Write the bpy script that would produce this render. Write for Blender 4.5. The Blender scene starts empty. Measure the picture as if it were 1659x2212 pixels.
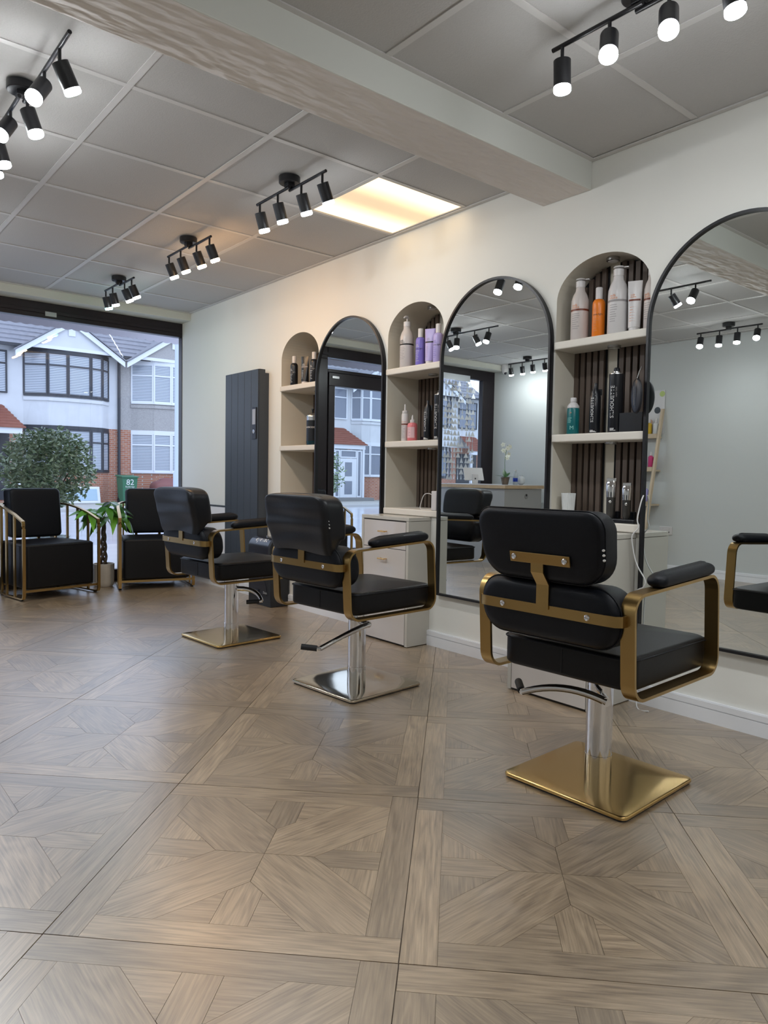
import bpy, bmesh, math, random
from mathutils import Vector, Matrix, noise
PI = math.pi
rnd = random.Random(7)
scn = bpy.context.scene
COL = scn.collection

# ------------------------------------------------------------------ camera
CAM = Vector((0.0, 0.0, 0.9614))
YAW, PITCH, ROLL, FPX = 0.6923, -0.0492, 0.0168, 1555.67
_f = Vector((math.sin(YAW)*math.cos(PITCH), math.cos(YAW)*math.cos(PITCH), math.sin(PITCH)))
_r = Vector((math.cos(YAW), -math.sin(YAW), 0)); _u = _r.cross(_f)
_r2 = _r*math.cos(ROLL)+_u*math.sin(ROLL); _u2 = -_r*math.sin(ROLL)+_u*math.cos(ROLL)
cam_d = bpy.data.cameras.new('camera'); cam = bpy.data.objects.new('camera', cam_d); COL.objects.link(cam)
cam.matrix_world = Matrix(((_r2.x, _u2.x, -_f.x, CAM.x), (_r2.y, _u2.y, -_f.y, CAM.y), (_r2.z, _u2.z, -_f.z, CAM.z), (0, 0, 0, 1)))
cam_d.sensor_fit = 'HORIZONTAL'; cam_d.sensor_width = 36.0; cam_d.lens = FPX*36.0/1659.0
cam_d.clip_start = 0.05; cam_d.clip_end = 300
scn.camera = cam

# ------------------------------------------------------------------ world, exposure
W = bpy.data.worlds.new('world'); scn.world = W; W.use_nodes = True
_bg = W.node_tree.nodes['Background']
_bg.inputs['Color'].default_value = (0.66, 0.78, 1.0, 1); _bg.inputs['Strength'].default_value = 1.65
vs = scn.view_settings
vs.view_transform = 'Standard'; vs.look = 'None'; vs.gamma = 1.0; vs.use_curve_mapping = False
vs.exposure = 0.6
FACE_E, RING_E = 310.0, 78.0     # emission of a lamp's opal face and of its side ring
HEAD_W = 1.0          # relative output of one head
PANEL_E = 1.55         # emission of the lit ceiling panel

# ------------------------------------------------------------------ materials
MATS = {}
def principled(name):
    m = bpy.data.materials.new(name); m.use_nodes = True
    nt = m.node_tree; return m, nt, nt.nodes['Principled BSDF']
def mat(name, col, rough=0.5, metal=0.0, bump=0.0, bscale=200.0, var=0.0, vscale=8.0, spec=0.5, coat=0.0, emit=None, estr=0.0, stretch=(1, 1, 1), detail=3.0, trans=0.0, ior=1.45, sheen=0.0, bdist=0.004):
    if name in MATS: return MATS[name]
    m, nt, p = principled(name)
    p.inputs['Base Color'].default_value = (*col, 1); p.inputs['Roughness'].default_value = rough
    p.inputs['Metallic'].default_value = metal; p.inputs['Specular IOR Level'].default_value = spec
    p.inputs['Coat Weight'].default_value = coat; p.inputs['Coat Roughness'].default_value = 0.1
    p.inputs['Transmission Weight'].default_value = trans; p.inputs['IOR'].default_value = ior
    p.inputs['Sheen Weight'].default_value = sheen
    if emit: p.inputs['Emission Color'].default_value = (*emit, 1); p.inputs['Emission Strength'].default_value = estr
    if bump or var:
        tc = nt.nodes.new('ShaderNodeTexCoord'); mp = nt.nodes.new('ShaderNodeMapping')
        mp.inputs['Scale'].default_value = stretch; nt.links.new(tc.outputs['Object'], mp.inputs['Vector'])
    if var:
        n = nt.nodes.new('ShaderNodeTexNoise'); n.inputs['Scale'].default_value = vscale; n.inputs['Detail'].default_value = detail
        nt.links.new(mp.outputs[0], n.inputs['Vector'])
        mr = nt.nodes.new('ShaderNodeMapRange'); mr.inputs[3].default_value = 1-var; mr.inputs[4].default_value = 1+var
        nt.links.new(n.outputs['Fac'], mr.inputs[0])
        mx = nt.nodes.new('ShaderNodeMix'); mx.data_type = 'RGBA'; mx.blend_type = 'MULTIPLY'; mx.inputs[0].default_value = 1
        mx.inputs[6].default_value = (*col, 1); nt.links.new(mr.outputs[0], mx.inputs[7]); nt.links.new(mx.outputs[2], p.inputs['Base Color'])
    if bump:
        n2 = nt.nodes.new('ShaderNodeTexNoise'); n2.inputs['Scale'].default_value = bscale; n2.inputs['Detail'].default_value = detail
        nt.links.new(mp.outputs[0], n2.inputs['Vector'])
        b = nt.nodes.new('ShaderNodeBump'); b.inputs['Strength'].default_value = bump; b.inputs['Distance'].default_value = bdist
        nt.links.new(n2.outputs['Fac'], b.inputs['Height']); nt.links.new(b.outputs[0], p.inputs['Normal'])
    MATS[name] = m; return m

def wood_mat(name, c0, c1, c2, rough, tone_amp, knots=True):
    """oak print; UV.x runs along the plank in metres, 'tone' is one value for each plank"""
    m, nt, p = principled(name); N = nt.nodes.new; L = nt.links.new
    uv = N('ShaderNodeUVMap'); uv.uv_map = 'uv'
    mp = N('ShaderNodeMapping'); mp.inputs['Scale'].default_value = (8, 175, 1); L(uv.outputs[0], mp.inputs['Vector'])
    n1 = N('ShaderNodeTexNoise'); n1.inputs['Scale'].default_value = 1.0; n1.inputs['Detail'].default_value = 4; n1.inputs['Roughness'].default_value = 0.6
    L(mp.outputs[0], n1.inputs['Vector'])
    mp2 = N('ShaderNodeMapping'); mp2.inputs['Scale'].default_value = (2.2, 12, 1); L(uv.outputs[0], mp2.inputs['Vector'])
    n2 = N('ShaderNodeTexNoise'); n2.inputs['Scale'].default_value = 1.0; n2.inputs['Detail'].default_value = 2; n2.inputs['Distortion'].default_value = 0.6
    L(mp2.outputs[0], n2.inputs['Vector'])
    # cathedral rings from the slow noise
    ml = N('ShaderNodeMath'); ml.operation = 'MULTIPLY'; ml.inputs[1].default_value = 34.0; L(n2.outputs['Fac'], ml.inputs[0])
    sn = N('ShaderNodeMath'); sn.operation = 'SINE'; L(ml.outputs[0], sn.inputs[0])
    a1 = N('ShaderNodeMath'); a1.operation = 'MULTIPLY_ADD'; a1.inputs[1].default_value = 0.07; L(sn.outputs[0], a1.inputs[0]); L(n1.outputs['Fac'], a1.inputs[2])
    rp = N('ShaderNodeValToRGB'); rp.color_ramp.elements[0].position = 0.28; rp.color_ramp.elements[0].color = (*c0, 1)
    rp.color_ramp.elements[1].position = 0.75; rp.color_ramp.elements[1].color = (*c2, 1)
    e = rp.color_ramp.elements.new(0.5); e.color = (*c1, 1)
    L(a1.outputs[0], rp.inputs[0])
    at = N('ShaderNodeAttribute'); at.attribute_name = 'tone'
    mr = N('ShaderNodeMapRange'); mr.inputs[3].default_value = 1-tone_amp; mr.inputs[4].default_value = 1+tone_amp; L(at.outputs['Fac'], mr.inputs[0])
    mx = N('ShaderNodeMix'); mx.data_type = 'RGBA'; mx.blend_type = 'MULTIPLY'; mx.inputs[0].default_value = 1
    L(rp.outputs[0], mx.inputs[6]); L(mr.outputs[0], mx.inputs[7])
    src = mx.outputs[2]
    if knots:
        vo = N('ShaderNodeTexVoronoi'); vo.inputs['Scale'].default_value = 1.0
        mp3 = N('ShaderNodeMapping'); mp3.inputs['Scale'].default_value = (2.6, 4.2, 1); L(uv.outputs[0], mp3.inputs['Vector']); L(mp3.outputs[0], vo.inputs['Vector'])
        k = N('ShaderNodeMapRange'); k.inputs[1].default_value = 0.03; k.inputs[2].default_value = 0.10; k.inputs[3].default_value = 0.45; k.inputs[4].default_value = 1.0
        L(vo.outputs['Distance'], k.inputs[0])
        gt = N('ShaderNodeMath'); gt.operation = 'LESS_THAN'; gt.inputs[1].default_value = 0.86
        sp = N('ShaderNodeSeparateColor'); L(vo.outputs['Color'], sp.inputs[0]); L(sp.outputs[0], gt.inputs[0])
        mxk = N('ShaderNodeMath'); mxk.operation = 'MAXIMUM'; L(k.outputs[0], mxk.inputs[0]); L(gt.outputs[0], mxk.inputs[1])
        m2 = N('ShaderNodeMix'); m2.data_type = 'RGBA'; m2.blend_type = 'MULTIPLY'; m2.inputs[0].default_value = 1
        L(src, m2.inputs[6]); L(mxk.outputs[0], m2.inputs[7]); src = m2.outputs[2]
    L(src, p.inputs['Base Color']); p.inputs['Roughness'].default_value = rough; p.inputs['Specular IOR Level'].default_value = 0.9; p.inputs['Coat Weight'].default_value = 1.0; p.inputs['Coat Roughness'].default_value = 0.33; p.inputs['Coat IOR'].default_value = 2.1
    b = N('ShaderNodeBump'); b.inputs['Strength'].default_value = 0.15; b.inputs['Distance'].default_value = 0.001
    L(n1.outputs['Fac'], b.inputs['Height']); L(b.outputs[0], p.inputs['Normal'])
    MATS[name] = m; return m

def glass_mat(name, tint=(1, 1, 1), refl=1.0):
    m = bpy.data.materials.new(name); m.use_nodes = True; nt = m.node_tree; nt.nodes.clear(); N = nt.nodes.new; L = nt.links.new
    o = N('ShaderNodeOutputMaterial'); t = N('ShaderNodeBsdfTransparent'); t.inputs[0].default_value = (*tint, 1)
    g = N('ShaderNodeBsdfGlossy'); g.inputs['Roughness'].default_value = 0.0
    fr = N('ShaderNodeFresnel'); fr.inputs[0].default_value = 1.45
    ge = N('ShaderNodeNewGeometry'); iv = N('ShaderNodeMath'); iv.operation = 'SUBTRACT'; iv.inputs[0].default_value = 1.0; L(ge.outputs['Backfacing'], iv.inputs[1])
    ml = N('ShaderNodeMath'); ml.operation = 'MULTIPLY'; L(iv.outputs[0], ml.inputs[1]); L(fr.outputs[0], ml.inputs[0])
    mx = N('ShaderNodeMixShader'); L(ml.outputs[0], mx.inputs[0]); L(t.outputs[0], mx.inputs[1]); L(g.outputs[0], mx.inputs[2]); L(mx.outputs[0], o.inputs[0])
    MATS[name] = m; return m

def brick_mat(name, c1, c2, mortar, scale=1.0):
    m, nt, p = principled(name); N = nt.nodes.new; L = nt.links.new
    tc = N('ShaderNodeTexCoord'); sx = N('ShaderNodeSeparateXYZ'); cx = N('ShaderNodeCombineXYZ'); ad = N('ShaderNodeMath')
    L(tc.outputs['Object'], sx.inputs[0]); L(sx.outputs[0], ad.inputs[0]); L(sx.outputs[1], ad.inputs[1]); L(ad.outputs[0], cx.inputs[0]); L(sx.outputs[2], cx.inputs[1])
    b = N('ShaderNodeTexBrick'); b.inputs['Scale'].default_value = scale; b.inputs['Brick Width'].default_value = 0.225; b.inputs['Row Height'].default_value = 0.075
    b.inputs['Mortar Size'].default_value = 0.008; b.inputs['Color1'].default_value = (*c1, 1); b.inputs['Color2'].default_value = (*c2, 1); b.inputs['Mortar'].default_value = (*mortar, 1)
    L(cx.outputs[0], b.inputs['Vector']); L(b.outputs['Color'], p.inputs['Base Color']); p.inputs['Roughness'].default_value = 0.85
    MATS[name] = m; return m

def leaf_mat(name, c1, c2, rough=0.35):
    m, nt, p = principled(name); N = nt.nodes.new; L = nt.links.new
    at = N('ShaderNodeAttribute'); at.attribute_name = 'tone'
    mx = N('ShaderNodeMix'); mx.data_type = 'RGBA'; mx.inputs[6].default_value = (*c1, 1); mx.inputs[7].default_value = (*c2, 1)
    L(at.outputs['Fac'], mx.inputs[0]); L(mx.outputs[2], p.inputs['Base Color']); p.inputs['Roughness'].default_value = rough
    MATS[name] = m; return m

# palette
M = dict(
 wall=mat('painted_wall', (0.78, 0.775, 0.73), 0.75, bump=0.10, bscale=9, detail=6, var=0.02, vscale=2.5),
 niche=mat('niche_paint', (0.66, 0.62, 0.53), 0.7, bump=0.05, bscale=20),
 shelf=mat('shelf_paint', (0.70, 0.665, 0.60), 0.45, bump=0.05, bscale=30),
 ctile=mat('ceiling_tile_board', (0.50, 0.49, 0.48), 0.9, bump=0.35, bscale=160, detail=4, var=0.03, vscale=120),
 cbar=mat('ceiling_bar_paint', (0.60, 0.585, 0.57), 0.5),
 beam=mat('beam_smooth_paint', (0.66, 0.67, 0.63), 0.7),
 skirt=mat('skirting_paint', (0.80, 0.81, 0.84), 0.35),
 grout=mat('grout', (0.15, 0.12, 0.095), 0.9),
 brass=mat('brushed_brass', (0.37, 0.245, 0.095), 0.30, 1.0, bump=0.06, bscale=60, stretch=(1, 1, 8)),
 plate=mat('polished_brass', (0.58, 0.39, 0.15), 0.16, 1.0, bump=0.03, bscale=14, detail=5),
 plate2=mat('brass_pale_reflection', (0.56, 0.49, 0.39), 0.10, 1.0, bump=0.02, bscale=10, detail=5),  # same brass, coloured paler to stand for the light it reflects
 chrome=mat('chrome', (0.72, 0.72, 0.74), 0.07, 1.0),
 leather=mat('black_leather', (0.004, 0.005, 0.008), 0.46, bump=0.12, bscale=500, spec=0.24),
 leather_seat=mat('black_leather_seat', (0.004, 0.004, 0.005), 0.44, bump=0.12, bscale=500, spec=0.30),
 cover=mat('black_vinyl_cover', (0.006, 0.007, 0.010), 0.36, bump=0.08, bscale=60, spec=0.42),
 rubber=mat('black_rubber', (0.012, 0.012, 0.013), 0.6),
 blackm=mat('matt_black_metal', (0.010, 0.010, 0.012), 0.38, 0.0, spec=0.5),
 frame=mat('mirror_frame_black', (0.009, 0.009, 0.012), 0.35),
 mirror=mat('mirror_silver', (0.80, 0.84, 0.83), 0.0, 1.0),
 cab=mat('taupe_gloss', (0.60, 0.56, 0.53), 0.10, coat=0.5),
 cabs=mat('taupe_side', (0.53, 0.51, 0.46), 0.22),
 gap=mat('dark_gap', (0.02, 0.018, 0.017), 0.8),
 gold=mat('satin_gold', (0.80, 0.52, 0.22), 0.25, 1.0),
 rad=mat('anthracite_paint', (0.045, 0.055, 0.07), 0.42),
 plastic=mat('black_plastic', (0.012, 0.013, 0.015), 0.38),
 plasticg=mat('black_gloss_plastic', (0.02, 0.022, 0.03), 0.22),
 wframe=mat('window_frame_dark', (0.014, 0.009, 0.012), 0.35),
 white=mat('white_plastic', (0.72, 0.71, 0.70), 0.3),
 slat_wood=mat('walnut_slat', (0.115, 0.085, 0.068), 0.55, var=0.25, vscale=30, stretch=(1, 1, 0.06)),
 felt=mat('black_felt', (0.008, 0.008, 0.010), 0.95),
 silver=mat('brushed_steel', (0.5, 0.5, 0.5), 0.25, 1.0),
 ink=mat('ink_black', (0.012, 0.010, 0.010), 0.5),
 inkw=mat('ink_white', (0.75, 0.75, 0.75), 0.5),
)
M['floorwood'] = wood_mat('oak_print_tile', (0.140, 0.093, 0.052), (0.262, 0.187, 0.112), (0.400, 0.298, 0.192), 0.38, 0.21)
M['glass'] = glass_mat('window_glass', (0.97, 0.98, 1.0))

# ------------------------------------------------------------------ mesh helpers
class MB:
    def __init__(s): s.v = []; s.f = []; s.mi = []; s.tone = []; s.cur = 0; s.t = 0.5
    def add(s, vs_, fs):
        o = len(s.v); s.v += [tuple(a) for a in vs_]
        for f in fs: s.f.append([i+o for i in f]); s.mi.append(s.cur); s.tone.append(s.t)
        return s
    def box(s, x0, x1, y0, y1, z0, z1, T=None):
        vs_ = [Vector(p) for p in ((x0, y0, z0), (x1, y0, z0), (x1, y1, z0), (x0, y1, z0), (x0, y0, z1), (x1, y0, z1), (x1, y1, z1), (x0, y1, z1))]
        if T: vs_ = [T @ p for p in vs_]
        return s.add(vs_, [(0, 3, 2, 1), (4, 5, 6, 7), (0, 1, 5, 4), (1, 2, 6, 5), (2, 3, 7, 6), (3, 0, 4, 7)])
    def quad(s, a, b, c, d): return s.add([a, b, c, d], [(0, 1, 2, 3)])
    def cyl(s, p0, p1, r0, r1=None, n=20, caps=True):
        p0, p1 = Vector(p0), Vector(p1); r1 = r0 if r1 is None else r1
        d = (p1-p0).normalized(); a = d.orthogonal().normalized(); b = d.cross(a)
        vs_ = []
        for p, r in ((p0, r0), (p1, r1)):
            for i in range(n):
                t = 2*PI*i/n; vs_.append(p+a*math.cos(t)*r+b*math.sin(t)*r)
        fs = [(i, (i+1) % n, n+(i+1) % n, n+i) for i in range(n)]
        if caps: fs += [tuple(range(n-1, -1, -1)), tuple(range(n, 2*n))]
        return s.add(vs_, fs)
    def lathe(s, prof, n=24, T=None, cap0=True, cap1=True, sx=1.0):
        vs_ = []
        for r, z in prof:
            for i in range(n):
                t = 2*PI*i/n; p = Vector((r*math.cos(t)*sx, r*math.sin(t), z)); vs_.append(T @ p if T else p)
        k = len(prof); fs = []
        for j in range(k-1):
            for i in range(n): fs.append((j*n+i, j*n+(i+1) % n, (j+1)*n+(i+1) % n, (j+1)*n+i))
        if cap0: fs.append(tuple(range(n-1, -1, -1)))
        if cap1: fs.append(tuple(range((k-1)*n, k*n)))
        return s.add(vs_, fs)
    def tube(s, pts, r, n=10, closed=False, caps=True):
        pts = [Vector(p) for p in pts]; k = len(pts); vs_ = []
        rr = r if isinstance(r, (list, tuple)) else [r]*k
        ref = None
        for i, p in enumerate(pts):
            if closed: d = pts[(i+1) % k]-pts[i-1]
            else: d = pts[min(i+1, k-1)]-pts[max(i-1, 0)]
            d.normalize()
            if ref is None: ref = d.orthogonal().normalized()
            ref = (ref-d*ref.dot(d)); ref = ref.normalized() if ref.length > 1e-6 else d.orthogonal().normalized()
            b = d.cross(ref)
            for j in range(n):
                t = 2*PI*j/n; vs_.append(p+(ref*math.cos(t)+b*math.sin(t))*rr[i])
        fs = []
        for i in range(k if closed else k-1):
            i2 = (i+1) % k
            for j in range(n): fs.append((i*n+j, i*n+(j+1) % n, i2*n+(j+1) % n, i2*n+j))
        if caps and not closed: fs += [tuple(range(n-1, -1, -1)), tuple(range((k-1)*n, k*n))]
        return s.add(vs_, fs)
    def prism(s, poly, fn, d0, d1):
        """poly of (a,b); fn(a,b,d) -> xyz"""
        n = len(poly); vs_ = [fn(a, b, d0) for a, b in poly]+[fn(a, b, d1) for a, b in poly]
        return s.add(vs_, [tuple(range(n-1, -1, -1)), tuple(range(n, 2*n))]+[(i, (i+1) % n, n+(i+1) % n, n+i) for i in range(n)])
    def rings(s, rings, cap=True):
        n = len(rings[0]); vs_ = [p for r in rings for p in r]; k = len(rings); fs = []
        for j in range(k-1):
            for i in range(n): fs.append((j*n+i, j*n+(i+1) % n, (j+1)*n+(i+1) % n, (j+1)*n+i))
        if cap: fs += [tuple(range(n-1, -1, -1)), tuple(range((k-1)*n, k*n))]
        return s.add(vs_, fs)
    def mesh(s, name, mats, smooth=None, bevel=0.0, seg=2, uvfn=None, tone=False):
        me = bpy.data.meshes.new(name); me.from_pydata(s.v, [], s.f)
        for m in (mats if isinstance(mats, (list, tuple)) else [mats]): me.materials.append(m)
        if any(s.mi): me.polygons.foreach_set('material_index', s.mi)
        if tone:
            a = me.attributes.new('tone', 'FLOAT', 'FACE'); a.data.foreach_set('value', s.tone)
        bm = bmesh.new(); bm.from_mesh(me)
        if not tone: bmesh.ops.recalc_face_normals(bm, faces=bm.faces)
        if bevel:
            bmesh.ops.remove_doubles(bm, verts=bm.verts, dist=1e-5)
            ed = [e for e in bm.edges if len(e.link_faces) == 2 and e.calc_face_angle(0) > 0.6]
            bmesh.ops.bevel(bm, geom=ed, offset=bevel, segments=seg, profile=0.5, affect='EDGES', clamp_overlap=True)
        bm.to_mesh(me); bm.free()
        if smooth is not None:
            me.polygons.foreach_set('use_smooth', [True]*len(me.polygons)); me.set_sharp_from_angle(angle=math.radians(smooth))
        me.update(); return me
    def build(s, name, mats, parent=None, smooth=None, bevel=0.0, seg=2, tone=False):
        return link(name, s.mesh(name, mats, smooth, bevel, seg, tone=tone), parent)

def link(name, data, parent=None):
    o = bpy.data.objects.new(name, data); COL.objects.link(o)
    if parent: o.parent = parent
    return o
def thing(name, label, cat, loc=(0, 0, 0), rz=0.0, group=None):
    o = bpy.data.objects.new(name, None); COL.objects.link(o); o.location = loc; o.rotation_euler = (0, 0, rz); o.empty_display_size = 0.1
    o['label'] = label; o['category'] = cat
    if group: o['group'] = group
    return o
def tag(o, label, cat, group=None):
    o['label'] = label; o['category'] = cat
    if group: o['group'] = group
    return o
def struct(o): o['kind'] = 'structure'; return o
def copy_tree(o, parent=None):
    c = o.copy(); COL.objects.link(c); c.parent = parent
    for ch in [x for x in KIDS.get(o.name, o.children)]: copy_tree(ch, c)
    return c
KIDS = {}
def fillet(pts, r, n=6):
    out = []; k = len(pts); rr = r if isinstance(r, (list, tuple)) else [r]*k
    for i in range(k):
        p = Vector(pts[i]); a = (Vector(pts[i-1])-p); b = (Vector(pts[(i+1) % k])-p)
        la, lb = a.length, b.length; a.normalize(); b.normalize()
        ang = a.angle(b); rad = rr[i]; d = rad/math.tan(ang/2); d = min(d, la*0.49, lb*0.49); rad = d*math.tan(ang/2)
        if rad < 1e-5: out.append(p); continue
        c = p+(a+b).normalized()*(rad/math.sin(ang/2)); s0 = p+a*d-c; s1 = p+b*d-c
        th = s0.angle(s1)
        for j in range(n+1):
            t = j/n; out.append(c+(s0*math.sin((1-t)*th)+s1*math.sin(t*th))/math.sin(th))
    return out
def rrect(w, h, r, n=6, cx=0, cy=0, wb=None, rb=None):
    wb = w if wb is None else wb; rb = r if rb is None else rb
    return fillet([(cx-wb/2, cy-h/2), (cx+wb/2, cy-h/2), (cx+w/2, cy+h/2), (cx-w/2, cy+h/2)], [rb, rb, r, r], n)
def cushion(outline, th, rb, fn, puff0=0.0, puff1=0.0, nb=5):
    """soft slab: outline (a,b) extruded along d=0..th with rounded edges rb and domed faces"""
    c = sum(outline, Vector((0, 0)))/len(outline)
    ex = max(abs(p.x-c.x) for p in outline); ey = max(abs(p.y-c.y) for p in outline)
    def ring(o, d): return [fn(c.x+(p.x-c.x)*(1-o/ex), c.y+(p.y-c.y)*(1-o/ey), d) for p in outline]
    R = []
    m = min(ex, ey)
    for t in (0.75, 0.5, 0.25): R.append(ring(rb+(m-rb)*t, -puff0*(1-(1-t)**2)))
    for i in range(nb+1):
        a = PI/2*i/nb; R.append(ring(rb*(1-math.sin(a)), rb*(1-math.cos(a))))
    for i in range(nb+1):
        a = PI/2*i/nb; R.append(ring(rb*(1-math.cos(a)), th-rb*(1-math.sin(a))))
    for t in (0.25, 0.5, 0.75): R.append(ring(rb+(m-rb)*t, th+puff1*(1-(1-t)**2)))
    return MB().rings(R)
def band(path, w0, w1, th, fn):
    """flat strip bent along a closed path (a,b); th inward; fn(a,b,w)"""
    k = len(path); R = []
    for i in range(k):
        p = Vector(path[i]); d = (Vector(path[(i+1) % k])-Vector(path[i-1])).normalized(); nrm = Vector((-d.y, d.x))
        q = p+nrm*th
        R.append([fn(p.x, p.y, w0), fn(p.x, p.y, w1), fn(q.x, q.y, w1), fn(q.x, q.y, w0)])
    mb = MB(); n = 4; vs_ = [p for r in R for p in r]; fs = []
    for j in range(k):
        j2 = (j+1) % k
        for i in range(n): fs.append((j*n+i, j*n+(i+1) % n, j2*n+(i+1) % n, j2*n+i))
    return mb.add(vs_, fs)
def strip(path, w, th, fn):
    """open flat strip along a path of (a,b): width w in the third axis, thickness th"""
    k = len(path); R = []
    for i in range(k):
        p = Vector(path[i]); d = (Vector(path[min(i+1, k-1)])-Vector(path[max(i-1, 0)])).normalized(); nrm = Vector((-d.y, d.x))*th/2
        R.append([fn(p.x-nrm.x, p.y-nrm.y, -w/2), fn(p.x-nrm.x, p.y-nrm.y, w/2), fn(p.x+nrm.x, p.y+nrm.y, w/2), fn(p.x+nrm.x, p.y+nrm.y, -w/2)])
    return MB().rings(R)
TEXTS = {}
def text_verts(body, size):
    if (body, size) in TEXTS: return TEXTS[(body, size)]
    cu = bpy.data.curves.new('lettering', 'FONT'); cu.body = body; cu.size = size; cu.align_x = 'CENTER'; cu.align_y = 'CENTER'; cu.resolution_u = 2
    ob = bpy.data.objects.new('lettering', cu); COL.objects.link(ob)
    dg = bpy.context.evaluated_depsgraph_get(); me = bpy.data.meshes.new_from_object(ob.evaluated_get(dg))
    r = ([v.co.copy() for v in me.vertices], [tuple(p.vertices) for p in me.polygons])
    bpy.data.objects.remove(ob); bpy.data.curves.remove(cu); bpy.data.meshes.remove(me)
    TEXTS[(body, size)] = r; return r
def lettering(parent, body, size, fn, m, name='lettering'):
    vs_, fs = text_verts(body, size)
    mb = MB(); mb.add([fn(v.x, v.y) for v in vs_], fs)
    me = bpy.data.meshes.new(name); me.from_pydata(mb.v, [], mb.f); me.materials.append(m)
    return link(name, me, parent)
# ================================================================== THE ROOM
XW, XL, YB, YW, ZC = 2.835, -1.49, -1.9, 6.40, 2.40
NB = 3.00                                  # back of the niches
# ---- floor: porcelain tiles laid on the diagonal, each with a panel of oak planks
fl = struct(MB().box(XL-0.05, NB+0.05, YB, YW+0.06, -0.06, -0.004).build('floor', M['grout']))
TS, TH, TO = 0.7422, -0.7905, Vector((0.9193, 2.083))
TA = Vector((math.cos(TH), math.sin(TH))); TB = Vector((-math.sin(TH), math.cos(TH)))
def tile_planks():
    s = TS; w = 0.102*s; g = 0.0009; H = s/2-w; e = 0.172*s; st = 0.056*s; h = s/2
    P = []
    P.append(([(h-w, -h+w), (h-g, -h+w), (h-g, h-g), (h-w, h-g)], (0, 1)))
    P.append(([(-h+g, h-w), (h-w, h-w), (h-w, h-g), (-h+g, h-g)], (1, 0)))
    P.append(([(-h+g, -h+g), (-h+w, -h+g), (-h+w, h-w), (-h+g, h-w)], (0, 1)))
    P.append(([(-h+w, -h+g), (h-g, -h+g), (h-g, -h+w), (-h+w, -h+w)], (1, 0)))
    for k in range(4):
        c, q = [(1, 0), (0, 1), (-1, 0), (0, -1)][k]
        R = lambda x, y: (x*c-y*q, x*q+y*c)
        P.append(([R(*p) for p in ((0, 0), (e, 0), (H, H-e), (H, H), (H-e, H), (0, e))], R(0.7071, 0.7071)))
        P.append(([R(*p) for p in ((-st, -H), (st, -H), (st, -e-st), (0, -e), (-st, -e-st))], R(0, 1)))
        P.append(([R(*p) for p in ((st, -H), (H-e, -H), (st, -e-st))], R(1, 0)))
        P.append(([R(*p) for p in ((-st, -H), (-st, -e-st), (-H+e, -H))], R(1, 0)))
    return P
def plank_mesh(polys, name, rg):
    """polys in tile coordinates; one mesh, UVs along the grain, a tone for each plank"""
    v, f, uv, tn = [], [], [], []
    for poly, d in polys:
        n = len(poly); c = Vector((sum(p[0] for p in poly)/n, sum(p[1] for p in poly)/n))
        ins = []
        for p in poly:
            q = Vector(p); k = (c-q); ins.append(q+k.normalized()*0.0007)
        if sum((ins[i].x*ins[(i+1) % n].y-ins[(i+1) % n].x*ins[i].y) for i in range(n)) < 0: ins.reverse()
        o = len(v); tone = rg.random(); off = (rg.uniform(-60, 60), rg.uniform(-60, 60)); D = Vector(d); E = Vector((-D.y, D.x))
        W_ = [TA*q.x+TB*q.y for q in ins]
        v += [(a.x, a.y, 0.0) for a in W_]+[(a.x, a.y, -0.004) for a in W_]
        f.append(tuple(range(o, o+n))); tn.append(tone)
        U = [(q.dot(D)+off[0], q.dot(E)+off[1]) for q in ins]; uv += U
        for i in range(n):
            j = (i+1) % n; f.append((o+j, o+i, o+n+i, o+n+j)); tn.append(tone); uv += [U[j], U[i], U[i], U[j]]
    me = bpy.data.meshes.new(name); me.from_pydata(v, [], f); me.materials.append(M['floorwood'])
    l = me.uv_layers.new(name='uv'); l.data.foreach_set('uv', [c for p in uv for c in p])
    a = me.attributes.new('tone', 'FLOAT', 'FACE'); a.data.foreach_set('value', tn); me.update(); return me
PL = tile_planks(); VAR = [[plank_mesh([p], 'plank', random.Random(100*k+i)) for i, p in enumerate(PL)] for k in range(4)]
FULL = [plank_mesh(PL, 'floor_tile', random.Random(50+k)) for k in range(4)]
slab_me = MB().add([(*(TA*a+TB*b), z) for z in (-0.004, -0.0039) for a, b in ((-.369, -.369), (.369, -.369), (.369, .369), (-.369, .369))], [(4, 5, 6, 7)]).mesh('floor_tile', mat('tile_body', (0.22, 0.17, 0.125), 0.6))
near = []
cells = []
for a in range(-9, 9):
    for b in range(-6, 12):
        c = TO+TA*(a+0.5)*TS+TB*(b+0.5)*TS
        if not (XL-0.5 < c.x < XW+0.5 and YB-0.3 < c.y < YW+0.5): continue
        corners = [c+TA*i*TS/2+TB*j*TS/2 for i in (-1, 1) for j in (-1, 1)]
        inside = all(XL < q.x < NB+0.04 and YB < q.y < YW+0.05 for q in corners)
        cells.append((c, inside, a, b))
vis = sorted([k for k in cells if k[1] and (k[0]-Vector((1.15, 1.55))).length < 3 and k[0].dot(Vector((_f.x, _f.y))) > 0.95], key=lambda k: (k[0]-Vector((1.05, 1.6))).length)[:15]
vis = [(k[2], k[3]) for k in vis]
def clip_poly(poly, ax, lim, sign):
    out = []; n = len(poly)
    for i in range(n):
        p, q = poly[i], poly[(i+1) % n]; dp, dq = sign*(lim-p[ax]), sign*(lim-q[ax])
        if dp >= 0: out.append(p)
        if (dp > 0) != (dq > 0) and abs(dp-dq) > 1e-9:
            t = dp/(dp-dq); out.append((p[0]+(q[0]-p[0])*t, p[1]+(q[1]-p[1])*t))
    return out
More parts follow.
